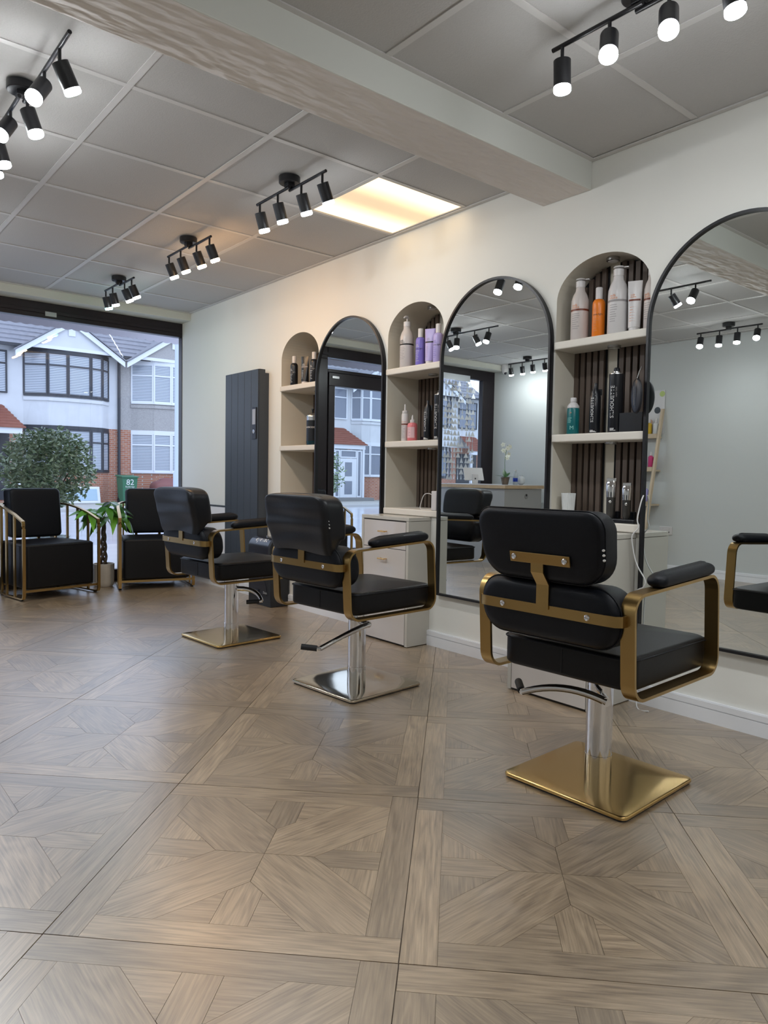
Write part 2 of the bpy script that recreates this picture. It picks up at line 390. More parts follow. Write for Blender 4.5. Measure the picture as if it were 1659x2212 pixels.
for c, inside, a, b in cells:
    k = (a*7+b*3) % 4
    if (a, b) in vis:
        t = link('floor_tile', slab_me, fl); t.location = (c.x, c.y, 0)
        for me in VAR[k]: link('plank', me, t)
    elif inside:
        t = link('floor_tile', FULL[k], fl); t.location = (c.x, c.y, 0)
    else:                                   # cut tiles along the walls
        polys = []
        for poly, d in PL:
            w = [(c.x+TA.x*p[0]+TB.x*p[1], c.y+TA.y*p[0]+TB.y*p[1]) for p in poly]
            for ax, lim, sg in ((0, XL, -1), (0, NB+0.04, 1), (1, YB, -1), (1, YW+0.05, 1)):
                w = clip_poly(w, ax, lim, sg)
                if len(w) < 3: break
            if len(w) < 3: continue
            loc = [((Vector(q)-c).dot(TA), (Vector(q)-c).dot(TB)) for q in w]
            ar = abs(sum(loc[i][0]*loc[(i+1) % len(loc)][1]-loc[(i+1) % len(loc)][0]*loc[i][1] for i in range(len(loc))))
            if ar > 2e-4: polys.append((loc, d))
        if polys:
            t = link('floor_tile', plank_mesh(polys, 'floor_tile', random.Random(a*31+b)), fl); t.location = (c.x, c.y, 0)

# ---- ceiling: backing, bars, loose tiles
BY0, BY1, BZ = 1.982, 2.255, 2.275          # the beam
ce = struct(MB().box(XL-0.05, NB+0.05, YB, YW+0.06, 2.425, 2.47).build('ceiling', mat('ceiling_void', (0.3, 0.29, 0.28), 0.9)))
gx = [2.2104+0.6*i for i in range(-6, 2)]
def tiles(y_lines, ylo, yhi):
    xs = [XL]+[x for x in gx if XL+0.05 < x < XW-0.05]+[XW-0.022]
    ys = [ylo]+[y for y in y_lines if ylo+0.03 < y < yhi-0.03]+[yhi]
    for i in range(len(xs)-1):
        for j in range(len(ys)-1):
            if abs(xs[i]-2.2104) < 0.01 and abs(ys[j]-2.7513) < 0.01: continue
            dz = rnd.uniform(0, 0.0018)
            MB().box(xs[i]+0.004, xs[i+1]-0.004, ys[j]+0.004, ys[j+1]-0.004, 2.4035+dz, 2.418).build('ceiling_tile', M['ctile'], ce)
    for x in xs[1:-1]: MB().box(x-0.0125, x+0.0125, ylo, yhi, 2.400, 2.4035).build('ceiling_bar', M['cbar'], ce)
    for y in ys[1:-1]:
        for i in range(len(xs)-1): MB().box(xs[i]+0.0125, xs[i+1]-0.0125, y-0.0125, y+0.0125, 2.4003, 2.4035).build('ceiling_bar', M['cbar'], ce)
    MB().box(XW-0.026, XW-0.003, ylo, yhi, 2.398, 2.4035).build('wall_angle', M['cbar'], ce)
    for y in (ylo, yhi-0.022): MB().box(XL, XW-0.026, y, y+0.022, 2.3985, 2.4035).build('wall_angle', M['cbar'], ce)
tiles([2.7513+0.6*j for j in range(0, 7)], BY1, 6.20)
tiles([1.488-0.6*j for j in range(0, 7)], YB, BY0)
m_rough = mat('textured_plaster', (0.76, 0.71, 0.67), 0.8, bump=1.0, bscale=17, detail=1.5, stretch=(0.5, 1.3, 1), bdist=0.03)
bm_ = MB(); bm_.box(XL, XW, BY0, BY1, BZ, 2.425); bm_.mi[0] = 1
struct(bm_.build('trim_1', [M['beam'], m_rough], bevel=0.004))
# bulkhead over the shop front
struct(MB().box(XL, XW, 6.20, YW+0.06, 2.335, 2.425).build('trim_2', mat('bulkhead_paint', (0.66, 0.66, 0.59), 0.7), bevel=0.003))
# lit diffuser in the ceiling grid
def panel_mat():
    m, nt, p = principled('lit_diffuser'); N = nt.nodes.new; L = nt.links.new
    tc = N('ShaderNodeTexCoord'); sp = N('ShaderNodeSeparateXYZ'); L(tc.outputs['Object'], sp.inputs[0])
    ab = N('ShaderNodeMath'); ab.operation = 'ABSOLUTE'; L(sp.outputs[1], ab.inputs[0])
    mr = N('ShaderNodeMapRange'); mr.interpolation_type = 'SMOOTHSTEP'; mr.inputs[1].default_value = 0.02; mr.inputs[2].default_value = 0.24; mr.inputs[3].default_value = 0.30; mr.inputs[4].default_value = 1.0; L(ab.outputs[0], mr.inputs[0])
    ml = N('ShaderNodeMath'); ml.operation = 'MULTIPLY'; ml.inputs[1].default_value = PANEL_E; L(mr.outputs[0], ml.inputs[0])
    p.inputs['Base Color'].default_value = (0.6, 0.55, 0.45, 1); p.inputs['Emission Color'].default_value = (1.0, 0.72, 0.41, 1); L(ml.outputs[0], p.inputs['Emission Strength'])
    return m
lp = thing('ceiling_light_panel', 'square lit warm white light panel set in the ceiling grid', 'ceiling light', (2.511, 3.051, 2.404))
MB().box(-.285, .285, -.285, .285, 0.004, 0.012).build('diffuser', panel_mat(), lp)
fr_ = MB()
for a in ((-.296, .296, -.296, -.285), (-.296, .296, .285, .296), (-.296, -.285, -.285, .285), (.285, .296, -.285, .285)): fr_.box(a[0], a[1], a[2], a[3], 0.0, 0.014)
fr_.build('frame', M['cbar'], lp)

# ---- mirror wall with three arched niches
NICHE = [(4.15, 4.635), (2.925, 3.407), (1.672, 2.157)]
ZS, ZT, ZN = 1.80, 1.977, 0.735
NBS = [3.14, 3.11, 3.005]                   # how deep each niche runs back
w = MB()
def wquad(y0, y1, z0, z1): w.quad((XW, y1, z0), (XW, y0, z0), (XW, y0, z1), (XW, y1, z1))
yy = YB
for y0, y1 in sorted(NICHE):
    wquad(yy, y0, 0, 2.425); wquad(y0, y1, 0, ZN); yy = y1
    n = 28; c = (y0+y1)/2; hw = (y1-y0)/2
    arch = [(c-hw*math.cos(PI*i/n), ZS+(ZT-ZS)*math.sin(PI*i/n)) for i in range(n+1)]
    for (a, za), (b, zb) in zip(arch, arch[1:]): w.quad((XW, b, zb), (XW, a, za), (XW, a, 2.425), (XW, b, 2.425))
wquad(yy, YW+0.06, 0, 2.425)
wr = struct(w.build('wall_right', M['wall']))
lin = MB()
for (y0, y1), NB in zip(NICHE, NBS):
    n = 28; c = (y0+y1)/2; hw = (y1-y0)/2
    out = [(y0, ZN)]+[(c-hw*math.cos(PI*i/n), ZS+(ZT-ZS)*math.sin(PI*i/n)) for i in range(n+1)]+[(y1, ZN)]
    for (a, za), (b, zb) in zip(out, out[1:]): lin.quad((XW, a, za), (XW, b, zb), (NB, b, zb), (NB, a, za))
    lin.quad((XW, y0, ZN), (NB, y0, ZN), (NB, y1, ZN), (XW, y1, ZN))
    for (a, za), (b, zb) in zip(out[1:-1], out[2:-1]): lin.quad((NB, a, ZN), (NB, b, ZN), (NB, b, zb), (NB, a, za))
lin.build('niche_lining', M['niche'], wr, smooth=40)
# walnut slats on black felt behind the shelves
def arch_z(y, y0, y1):
    c, hw = (y0+y1)/2, (y1-y0)/2; q = max(0.0, 1-((y-c)/hw)**2); return ZS+(ZT-ZS)*math.sqrt(q)
for (y0, y1), strip_at, NB in zip(NICHE, (0.165, 0.165, 0.178), NBS):
    y = y1-0.002
    bare0, bare1 = y1-strip_at, y1-strip_at-0.052
    for lo, hi in ((bare0, y1-0.001), (y0+0.001, bare1)):
        n = 12; fm = MB()
        ys = [lo+(hi-lo)*i/n for i in range(n+1)]
        for a, b in zip(ys, ys[1:]): fm.quad((NB-0.006, b, ZN), (NB-0.006, a, ZN), (NB-0.006, a, arch_z(a, y0, y1)-0.004), (NB-0.006, b, arch_z(b, y0, y1)-0.004))
        fm.build('slat_backing', M['felt'], wr)
    while y-0.023 > y0:
        if not (y-0.023 < bare0-0.002 and y > bare1+0.002):
            zt = min(arch_z(y, y0, y1), arch_z(y-0.023, y0, y1))-0.006
            MB().box(NB-0.020, NB-0.006, y-0.023, y, ZN+0.003, zt).build('slat', M['slat_wood'], wr)
        y -= 0.0352
# ---- other walls
struct(MB().box(XL-0.05, XL, YB, YW+0.06, -0.05, 2.425).build('wall_left', mat('wall_left_paint', (0.56, 0.58, 0.57), 0.75, bump=0.05, bscale=9)))
struct(MB().box(XL, NB, YB-0.05, YB, -0.05, 2.425).build('wall_back', M['wall']))
struct(MB().box(XW+0.02, NB+0.04, 6.2, YW+0.06, 0, 2.425).build('wall_front', M['wall']))
def skirting(name, mk):
    m = MB(); mk(m, 0.0, 0.055, 0.018); mk(m, 0.0585, 0.082, 0.018); mk(m, 0.055, 0.0585, 0.0135); mk(m, 0.082, 0.0855, 0.014)
    return struct(m.build(name, M['skirt']))
CABS = [(2.995, 3.42, 2.664), (1.700, 2.142, 2.528)]
def sk_right(m, z0, z1, t):
    for a, b in ((YB, 1.700), (2.142, 2.995), (3.42, YW-0.03)): m.box(XW-t, XW, a, b, z0, z1)
skirting('baseboard_right', sk_right)
skirting('baseboard_left', lambda m, z0, z1, t: m.box(XL, XL+t, YB, YW-0.08, z0, z1))
skirting('baseboard_back', lambda m, z0, z1, t: m.box(XL+0.02, XW-0.02, YB, YB+t, z0, z1))
# ---- niche shelves with puck lights
SH = [1.612, 1.175, 0.772]
for (y0, y1), NB, nm in zip(NICHE, NBS, ('far niche beside the radiator', 'middle niche between two mirrors', 'near niche with the clippers')):
    for z, which in zip(SH, ('upper', 'middle', 'bottom')):
        t = thing('niche_shelf', f'cream {which} shelf of the {nm}', 'shelf', ((XW+NB)/2, (y0+y1)/2, z-0.037), group='niche shelves')
        h = (y1-y0)/2
        MB().box(2.8195-(XW+NB)/2, NB-0.021-(XW+NB)/2, -h-(0.004 if z < 1 else 0.0), h+(0.004 if z < 1 else 0.0), 0, 0.037).build('board', M['shelf'], t, bevel=0.006, seg=3)
        if z > 1:
            MB().lathe([(0.030, 0), (0.030, -0.009), (0.026, -0.011), (0.022, -0.008)], 24, Matrix.Translation((0.0, -0.02, 0))).build('puck_light', M['silver'], t, smooth=40)
    t = thing('puck_light', f'round steel light under the arch of the {nm}', 'light', ((XW+NB)/2, (y0+y1)/2, ZT-0.004), group='lights under the niche arches')
    MB().lathe([(0.030, 0.002), (0.030, -0.012), (0.026, -0.014)], 24).build('housing', M['silver'], t, smooth=40)
    MB().lathe([(0.023, -0.0145), (0.02, -0.0165)], 24).build('lens', M['white'], t)

# ---- shop front: window, door, second window
FY0, FY1 = 6.375, 6.445
def bar(parent, x0, x1, z0, z1, name='frame_bar', y0=FY0, y1=FY1): return MB().box(x0, x1, y0, y1, z0, z1).build(name, M['wframe'], parent, bevel=0.004)
def pane(parent, x0, x1, z0, z1): return MB().box(x0, x1, 6.408, 6.414, z0, z1).build('pane', M['glass'], parent)
w1 = struct(thing('window_1', '', '')); 
w2 = struct(thing('window_2', '', '')); d1 = struct(thing('door_1', '', ''))
for q in (w1, w2, d1):
    del q['label']; del q['category']
bar(w1, 1.16, XW, 2.21, 2.335, 'head'); bar(w1, 1.16, XW, 0.0, 0.105, 'sill'); bar(w1, 1.157, 1.282, 0.105, 2.21, 'mullion'); bar(w1, 2.829, XW, 0.105, 2.21, 'jamb')
MB().box(1.16, 2.82, 6.363, 6.376, 2.245, 2.275).build('glazing_bead', M['wframe'], w1, bevel=0.003)
MB().box(1.647, 1.735, 6.360, 6.375, 2.225, 2.262).build('rating_plate', M['silver'], w1)
pane(w1, 1.282, 2.829, 0.105, 2.21)
bar(d1, 0.20, 1.157, 2.225, 2.335, 'head'); bar(d1, 0.20, 1.157, 2.07, 2.105, 'transom'); pane(d1, 0.28, 1.157, 2.105, 2.225); bar(d1, 0.20, 0.28, 0.0, 2.225, 'jamb')
bar(d1, 0.285, 1.15, 1.925, 2.065, 'top_rail', 6.36, 6.43); bar(d1, 0.285, 1.15, 0.01, 0.16, 'bottom_rail', 6.36, 6.43); bar(d1, 1.07, 1.15, 0.16, 1.925, 'stile', 6.36, 6.43); bar(d1, 0.285, 0.36, 0.16, 1.925, 'stile', 6.36, 6.43)
pane(d1, 0.36, 1.07, 0.16, 1.925)
hd = MB().tube([(0.40, 6.30, 0.86), (0.40, 6.30, 1.48)], 0.016, 12).build('handle', M['silver'], d1, smooth=40)
for z in (0.96, 1.38): MB().tube([(0.40, 6.30, z), (0.40, 6.37, z)], 0.008, 8).build('handle_post', M['silver'], hd)
MB().box(1.02, 1.11, 6.352, 6.36, 2.005, 2.03).build('door_plate', M['silver'], d1)
bar(w2, XL, 0.20, 2.21, 2.335, 'head'); bar(w2, XL, 0.20, 0.0, 0.105, 'sill'); bar(w2, XL, -1.27, 0.105, 2.21, 'jamb'); pane(w2, -1.27, 0.20, 0.105, 2.21)
# ================================================================== STYLING CHAIRS
CR = -0.275                                 # rear plane of the arm loops
def make_chair(loc, th, label, cover, lever, plate, dots):
    t = thing('styling_chair', label, 'chair', loc, th, 'styling chairs in front of the mirrors')
    inv = (Matrix.Translation(loc) @ Matrix.Rotation(th, 4, 'Z')).inverted()
    I = lambda a, b, d: Vector((a, b, d))
    # base plate and column
    ol = rrect(0.43, 0.43, 0.022)
    cushion(ol, 0.013, 0.005, lambda a, b, d: Vector((a, b, 0.004+d)), 0, 0.003).build('base_plate', plate, t, smooth=50)
    MB().prism(rrect(0.42, 0.42, 0.02), I, 0.0, 0.004).build('base_pad', M['rubber'], t)
    MB().lathe([(0.0425, 0.016), (0.0425, 0.088), (0.0412, 0.0885), (0.0412, 0.345), (0.036, 0.3455)], 32).build('column', M['chrome'], t, smooth=30)
    MB().lathe([(0.031, 0.345), (0.031, 0.376)], 24).build('ram', M['rubber'], t, smooth=30)
    MB().box(-0.11, 0.11, -0.10, 0.10, 0.366, 0.374).build('seat_bracket', M['blackm'], t)
    # foot pump lever
    L = [inv @ Vector(p) for p in lever[:3]]; pts = []
    for i in range(13):
        s = i/12; pts.append(L[0]*(1-s)**2+L[1]*2*s*(1-s)+L[2]*s*s)
    lv = MB().tube(pts, [0.0135-0.003*i/12 for i in range(13)], 12)
    c0 = Vector((0, 0, L[0].z)); lv.tube([c0+(L[0]-c0)*0.4, L[0], L[0]+(L[0]-c0)*0.1], 0.0145, 12)
    lo = lv.build('pump_lever', M['chrome'], t, smooth=50)
    g0 = pts[-1]; g1 = inv @ Vector(lever[3]); d = (g1-g0).normalized()
    MB().tube([g0-d*0.004, g0+d*0.014, g1], 0.0085, 12).build('lever_pin', M['chrome'], lo, smooth=50)
    MB().tube([g0+d*0.012, g1], 0.0125, 14).build('lever_grip', M['rubber'], lo, smooth=50)
    # seat
    so = rrect(0.488, 0.452, 0.045, 8, cx=0.022)
    cushion(so, 0.098, 0.014, lambda a, b, d: Vector((a, b, 0.374+d)), 0.0, 0.012).build('seat', M['leather_seat'], t, smooth=50)
    MB().tube([(p.x+(p.x-0.022)*0.008, p.y*1.012, 0.462) for p in so], 0.0025, 6, closed=True).build('piping', M['leather'], t, smooth=60)
    MB().box(-0.2235, -0.2215, -0.0012, 0.0012, 0.385, 0.458).build('seam', M['rubber'], t)
    # arm loops
    path = fillet([(CR, 0.362), (CR+0.522, 0.362), (CR+0.500, 0.680), (CR-0.018, 0.657)], [0.055, 0.055, 0.055, 0.055], 8)
    for s in (1, -1):
        y0, y1 = (0.224, 0.266) if s > 0 else (-0.266, -0.224)
        band(path, y0, y1, 0.009, lambda a, b, w_: Vector((a, w_, b))).build('arm_frame', M['brass'], t, smooth=40)
        po = fillet([(-0.155, -0.031), (0.19, -0.031), (0.19, 0.031), (-0.155, 0.031)], 0.029, 6)
        sl = (0.680-0.657)/0.518
        cushion(po, 0.050, 0.022, lambda a, b, d: Vector((a, s*0.245+b, 0.6575+sl*(a-CR)+d*(1-0.32*((a-0.02)/0.17)**2)+0.0)), 0, 0.004).build('arm_pad', M['leather'], t, smooth=60)
    # lumbar cushion
    lo_ = rrect(0.474, 0.172, 0.075, 8, cx=0.006, cy=0.581)
    cushion(lo_, 0.125, 0.030, lambda a, b, d: Vector((CR-0.042+d*1.05+(0.581-b)*0.10, a, b)), 0.004, 0.012).build('lumbar_cushion', M['leather'], t, smooth=60)
    pl_ = [(CR-0.042+0.024+(0.581-p.y)*0.10, p.x*1.001, 0.581+(p.y-0.581)*1.004) for p in lo_]
    MB().tube(pl_, 0.0022, 6, closed=True).build('piping', M['leather'], t, smooth=60)
    # headrest cushion, leaning back
    hb = rrect(0.434, 0.205, 0.050, 8, cx=0.004, cy=0.774, wb=0.405, rb=0.085)
    HX = lambda b: CR-0.083-(b-0.774)*0.20
    cushion(hb, 0.088, 0.020, lambda a, b, d: Vector((HX(b)+d, a, b)), 0.004, 0.012).build('headrest', M['leather'], t, smooth=60)
    MB().tube([(HX(p.y)+0.016, p.x*1.001, 0.774+(p.y-0.774)*1.004) for p in hb], 0.0022, 6, closed=True).build('piping', M['leather'], t, smooth=60)
    # back brackets
    yb = [(-0.243, 0.024), (-0.240, -0.006), (-0.226, -0.018), (-0.20, -0.020), (0.20, -0.020), (0.226, -0.018), (0.240, -0.006), (0.243, 0.024)]
    strip([(a, CR-0.0265+b) for a, b in yb], 0.030, 0.006, lambda a, b, w_: Vector((b, a, 0.586+w_))).build('cross_bar', M['brass'], t, smooth=40)
    up = [(CR-0.0505, 0.590), (CR-0.0505, 0.660), (CR-0.080, 0.698), (HX(0.737)-0.006, 0.737)]
    strip(up, 0.042, 0.006, lambda a, b, w_: Vector((a, w_, b))).build('upright', M['brass'], t)
    tb = [(HX(0.752)-0.0085, 0.752), (HX(0.722)-0.0085, 0.722)]
    if not cover:
        strip(tb, 0.202, 0.005, lambda a, b, w_: Vector((a, w_-0.008, b))).build('top_bar', M['brass'], t, bevel=0.001)
    scr = [(CR-0.050, -0.145, 0.586), (CR-0.050, 0.145, 0.586)]
    if not cover: scr += [(HX(0.737)-0.012, -0.093, 0.737), (HX(0.737)-0.012, 0.078, 0.737)]
    for p in scr: MB().lathe([(0.0085, 0), (0.0085, 0.0015), (0.006, 0.003), (0.003, 0.0022), (0.0028, 0.001)], 14, Matrix.Translation(p) @ Matrix.Rotation(-PI/2, 4, 'Y'), cap0=False).build('screw', M['chrome'], t, smooth=40)
    if cover:
        # slipcover: a loose vinyl bag pulled over the headrest, longer at the back
        rg = random.Random(cover); n = 72; hh = []
        zs = [0.886, 0.882, 0.868, 0.845, 0.815, 0.785, 0.755, 0.73, 0.703, 0.672, 0.640]
        base = [(-0.055, -0.218), (0.055, -0.218), (0.055, 0.218), (-0.055, 0.218)]
        ring0 = []
        for p in fillet(base, 0.030, 5):
            if ring0 and (p-ring0[-1]).length > 0.06:
                q0 = ring0[-1]; nn = int((p-q0).length/0.025); ring0 += [q0+(p-q0)*i/nn for i in range(1, nn)]
            ring0.append(p)
        q0 = ring0[-1]; p = ring0[0]; nn = max(1, int((p-q0).length/0.025)); ring0 += [q0+(p-q0)*i/nn for i in range(1, nn)]
        R = []
        for k, z in enumerate(zs):
            sc = [0.35, 0.72, 0.93, 1.0, 1.005, 1.0, 0.985, 0.965, 0.94, 0.905, 0.88][k]
            q = []
            for p in ring0:
                bx = p.x*(1 if k > 2 else [0.5, 0.8, 0.95][k]); back = p.x < 0
                zz = z if not (k > 8) else (z if back else 0.705-(k-8)*0.002)
                a = bx*1.02+(-0.006 if back else 0.004)
                wr_ = (noise.noise(Vector((p.y*3.5+cover*3, zz*24, 1.7)))*0.016+noise.noise(Vector((p.y*2.0+cover, zz*44, 5.1)))*0.007) if k > 2 else 0
                yy_ = p.y*sc
                q.append(Vector((HX(zz)+0.044+a+(wr_ if back else 0), yy_, zz+0.006*math.sin(p.y*14+cover)*(k > 8))))
            R.append(q)
        mb = MB(); nn = len(R[0]); vs_ = [p for r in R for p in r]; fs = []
        for j in range(len(R)-1):
            for i in range(nn): fs.append((j*nn+i, j*nn+(i+1) % nn, (j+1)*nn+(i+1) % nn, (j+1)*nn+i))
        fs.append(tuple(range(nn))); mb.add(vs_, fs)
        co = mb.build('slipcover', M['cover'], t, smooth=70)
        s_ = co.modifiers.new('s', 'SUBSURF'); s_.levels = 2; s_.render_levels = 2
    if dots:
        for k in range(3):
            z = 0.777-0.0135*k; y = -0.2125-(0.006 if cover else 0.0); MB().lathe([(0.0042, 0), (0.003, 0.0015)], 10, Matrix.Translation((HX(z)+0.004, y+0.006, z)) @ Matrix.Rotation(-2.2, 4, 'Y') @ Matrix.Rotation(0.5, 4, 'X')).build('stud', M['inkw'], t)
    return t
make_chair((1.990, 1.302, 0), 0.045, 'nearest black styling chair, bare headrest with brass T-bracket, on gold plate', 0, [(1.932, 1.243, .280), (1.860, 1.350, .335), (1.793, 1.458, .283), (1.850, 1.520, .292)], M['plate'], True)
make_chair((2.010, 2.604, 0), 0.075, 'middle black styling chair with slipcovered headrest, in front of the drawer cabinet', 1, [(2.020, 2.535, .290), (1.880, 2.440, .305), (1.690, 2.440, .243), (1.632, 2.492, .250)], M['plate2'], True)
make_chair((2.001, 3.806, 0), 0.073, 'farthest black styling chair with wrinkled slipcover, near the dark radiator', 2, [(2.050, 3.755, .290), (2.105, 3.67, .290), (2.090, 3.610, .233), (2.020, 3.660, .228)], M['plate'], False)

# ================================================================== ARCHED MIRRORS
def arch_outline(hw, z0, z1, n=40, o=0.0):
    zs = z1-hw; return [(-hw+o, z0+o)]+[(-(hw-o)*math.cos(PI*i/n), zs+(hw-o)*math.sin(PI*i/n)) for i in range(n+1)]+[(hw-o, z0+o)]
def mirror(y0, y1, label, tilt=0.0):
    hw = (y1-y0)/2; c = (y0+y1)/2
    t = thing('arched_mirror', label, 'mirror', (XW-0.001, c, 0.30), 0, 'tall arched mirrors')
    a = arch_outline(hw, 0, 1.69); b = arch_outline(hw, 0, 1.69, o=0.011)
    n = len(a); mb = MB(); vs_ = []
    for x, ring in ((0, a), (-0.030, a), (-0.030, b), (-0.018, b)): vs_ += [(x, p[0], p[1]) for p in ring]
    fs = [(k*n+i, k*n+(i+1) % n, (k+1)*n+(i+1) % n, (k+1)*n+i) for k in range(3) for i in range(n)]
    mb.add(vs_, fs).build('frame', M['frame'], t, smooth=30)
    MB().add([(-0.0185, p[0], p[1]) for p in b], [tuple(range(n))]).build('mirror_glass', M['mirror'], t)
    MB().add([(-0.002, p[0], p[1]) for p in b], [tuple(range(n))]).build('back_board', M['gap'], t)
    return t
mirror(3.418, 4.145, 'far arched black-framed mirror behind the middle styling chair')
mirror(2.166, 2.920, 'middle arched black-framed mirror reflecting the reception counter')
mirror(0.910, 1.668, 'near arched black-framed mirror cut off by the right edge')

# ================================================================== CABINETS
def cabinet(y0, y1, xf, label, drawers=True):
    t = thing('drawer_cabinet', label, 'cabinet', ((xf+XW)/2, (y0+y1)/2, 0), 0, 'taupe drawer cabinets')
    dx, h = (XW-xf)/2, (y1-y0)/2; H = 0.733
    MB().box(-dx+0.019, dx-0.001, -h, h, 0.004, H-0.022).build('body', M['cabs'], t)
    MB().box(-dx, dx-0.001, -h-0.001, h+0.001, H-0.020, H).build('top', M['cabs'], t, bevel=0.0015)
    MB().box(-dx, -dx+0.019, -h, -h+0.020, 0.004, H-0.021).build('side_edge', M['cabs'], t)
    MB().box(-dx, -dx+0.019, h-0.020, h, 0.004, H-0.021).build('side_edge', M['cabs'], t)
    MB().box(-dx+0.004, -dx+0.018, -h+0.021, h-0.021, 0.004, H-0.022).build('gap_liner', M['gap'], t)
    zz = [0.707, 0.548, 0.292, 0.008]
    for z1, z0 in zip(zz, zz[1:]):
        f = MB().box(-dx-0.0005, -dx+0.016, -h+0.0235, h-0.0235, z0+0.0025, z1-0.001).build('drawer_front', M['cab'], t, bevel=0.001)
        zc = z1-0.062
        hb = MB().tube([(-dx-0.024, -0.030, zc), (-dx-0.024, 0.030, zc)], 0.0045, 8)
        for y in (-0.024, 0.024): hb.tube([(-dx, y, zc), (-dx-0.024, y, zc)], 0.0035, 6)
        hb.build('handle', M['gold'], f, smooth=40)
    return t
cabinet(*CABS[0], 'glossy taupe cabinet with gold drawer handles behind the middle chair')
cabinet(*CABS[1], 'glossy taupe cabinet half hidden behind the nearest chair')

# ================================================================== RADIATOR
rd = thing('vertical_radiator', 'tall anthracite panel radiator mounted on the wall by the window', 'radiator', (XW-0.002, 5.075, 0.30))
MB().box(-0.035, 0.0, -0.262, 0.262, 0.02, 1.43).build('back_body', M['rad'], rd)
MB().box(-0.085, -0.035, -0.268, -0.2635, 0.0, 1.455).build('side_panel', M['rad'], rd); MB().box(-0.085, -0.035, 0.2635, 0.268, 0.0, 1.455).build('side_panel', M['rad'], rd)
for k in range(5):
    y = 0.262-0.105*k; MB().box(-0.092, -0.036, y-0.1035, y, 0.0, 1.455).build('panel', M['rad'], rd, bevel=0.003)
ct = MB().box(-0.100, -0.0925, -0.245, -0.185, 0.93, 1.17).build('controller', M['plasticg'], rd, bevel=0.003)
MB().lathe([(0.016, 0), (0.016, 0.003), (0.011, 0.004), (0.011, 0.002)], 20, Matrix.Translation((-0.100, -0.215, 0.985)) @ Matrix.Rotation(-PI/2, 4, 'Y')).build('dial', M['silver'], ct, smooth=40)
MB().box(-0.1008, -0.100, -0.238, -0.192, 1.04, 1.155).build('screen', mat('screen_glare', (0.35, 0.37, 0.42), 0.1), ct)
# low white boxing by the window
wb = thing('wall_box', 'low white boxed panel on the wall beside the radiator', 'panel', (XW, 5.72, 0.09))
MB().box(-0.045, -0.001, -0.34, 0.34, 0.0, 0.595).build('body', M['skirt'], wb, bevel=0.003)
MB().box(-0.049, -0.001, -0.342, 0.342, 0.597, 0.606).build('top_trim', M['rad'], wb)

# ================================================================== FLOOR VACUUM
vc = thing('vacuum_station', 'black stationary floor vacuum standing against the wall under the niche', 'vacuum', (2.745, 4.642, 0), 0.02)
sec = [(-0.078, 0.0), (0.08, 0.0), (0.08, 0.44), (-0.03, 0.44), (-0.03, 0.33), (-0.078, 0.33)]
MB().prism(sec, lambda a, b, d: Vector((a, d, b)), -0.158, 0.158).build('body', M['plastic'], vc, bevel=0.006)
br = fillet([(-0.085, 0.335), (0.075, 0.335), (0.075, 0.50), (-0.085, 0.50)], [0.01, 0.01, 0.05, 0.085], 10)
MB().prism(br, lambda a, b, d: Vector((a, d, b)), -0.128, 0.150).build('dust_bin', M['plasticg'], vc, smooth=30)
MB().prism(br, lambda a, b, d: Vector((a*1.03, d, 0.335+(b-0.335)*1.03)), -0.160, -0.129).build('end_cap', M['rubber'], vc, smooth=30)
MB().lathe([(0.010, 0), (0.010, 0.008), (0.006, 0.012)], 12, Matrix.Translation((-0.01, 0.0, 0.50))).build('button', M['chrome'], vc, smooth=40)
arcp = [(-0.145, 0.055)]+[(-0.145+0.25*math.sin(PI/2*i/10), 0.055+0.20*math.cos(PI/2*i/10)) for i in range(11)]
MB().prism([(a, b) for a, b in arcp], lambda a, b, d: Vector((-0.078-d, -a, b+0.03)), 0.0, 0.004).build('front_grille', M['plasticg'], vc)
MB().box(-0.092, -0.078, 0.0, 0.035, 0.085, 0.115).build('switch', M['plasticg'], vc, bevel=0.003)
def vac_curve(x, y):
    ang = (y+0.015)/0.085; return Vector((-0.002-0.085*math.cos(0.75+ang*1.0)-0.0018, -x+0.0, 0.415+0.086*math.sin(0.75+ang*1.0)))
lettering(vc, 'eyevac', 0.062, vac_curve, M['inkw'])
lettering(vc, 'Sleek', 0.026, lambda x, y: Vector((-0.0825, -x-0.085, y+0.10)), mat('ink_grey', (0.4, 0.4, 0.4), 0.5))

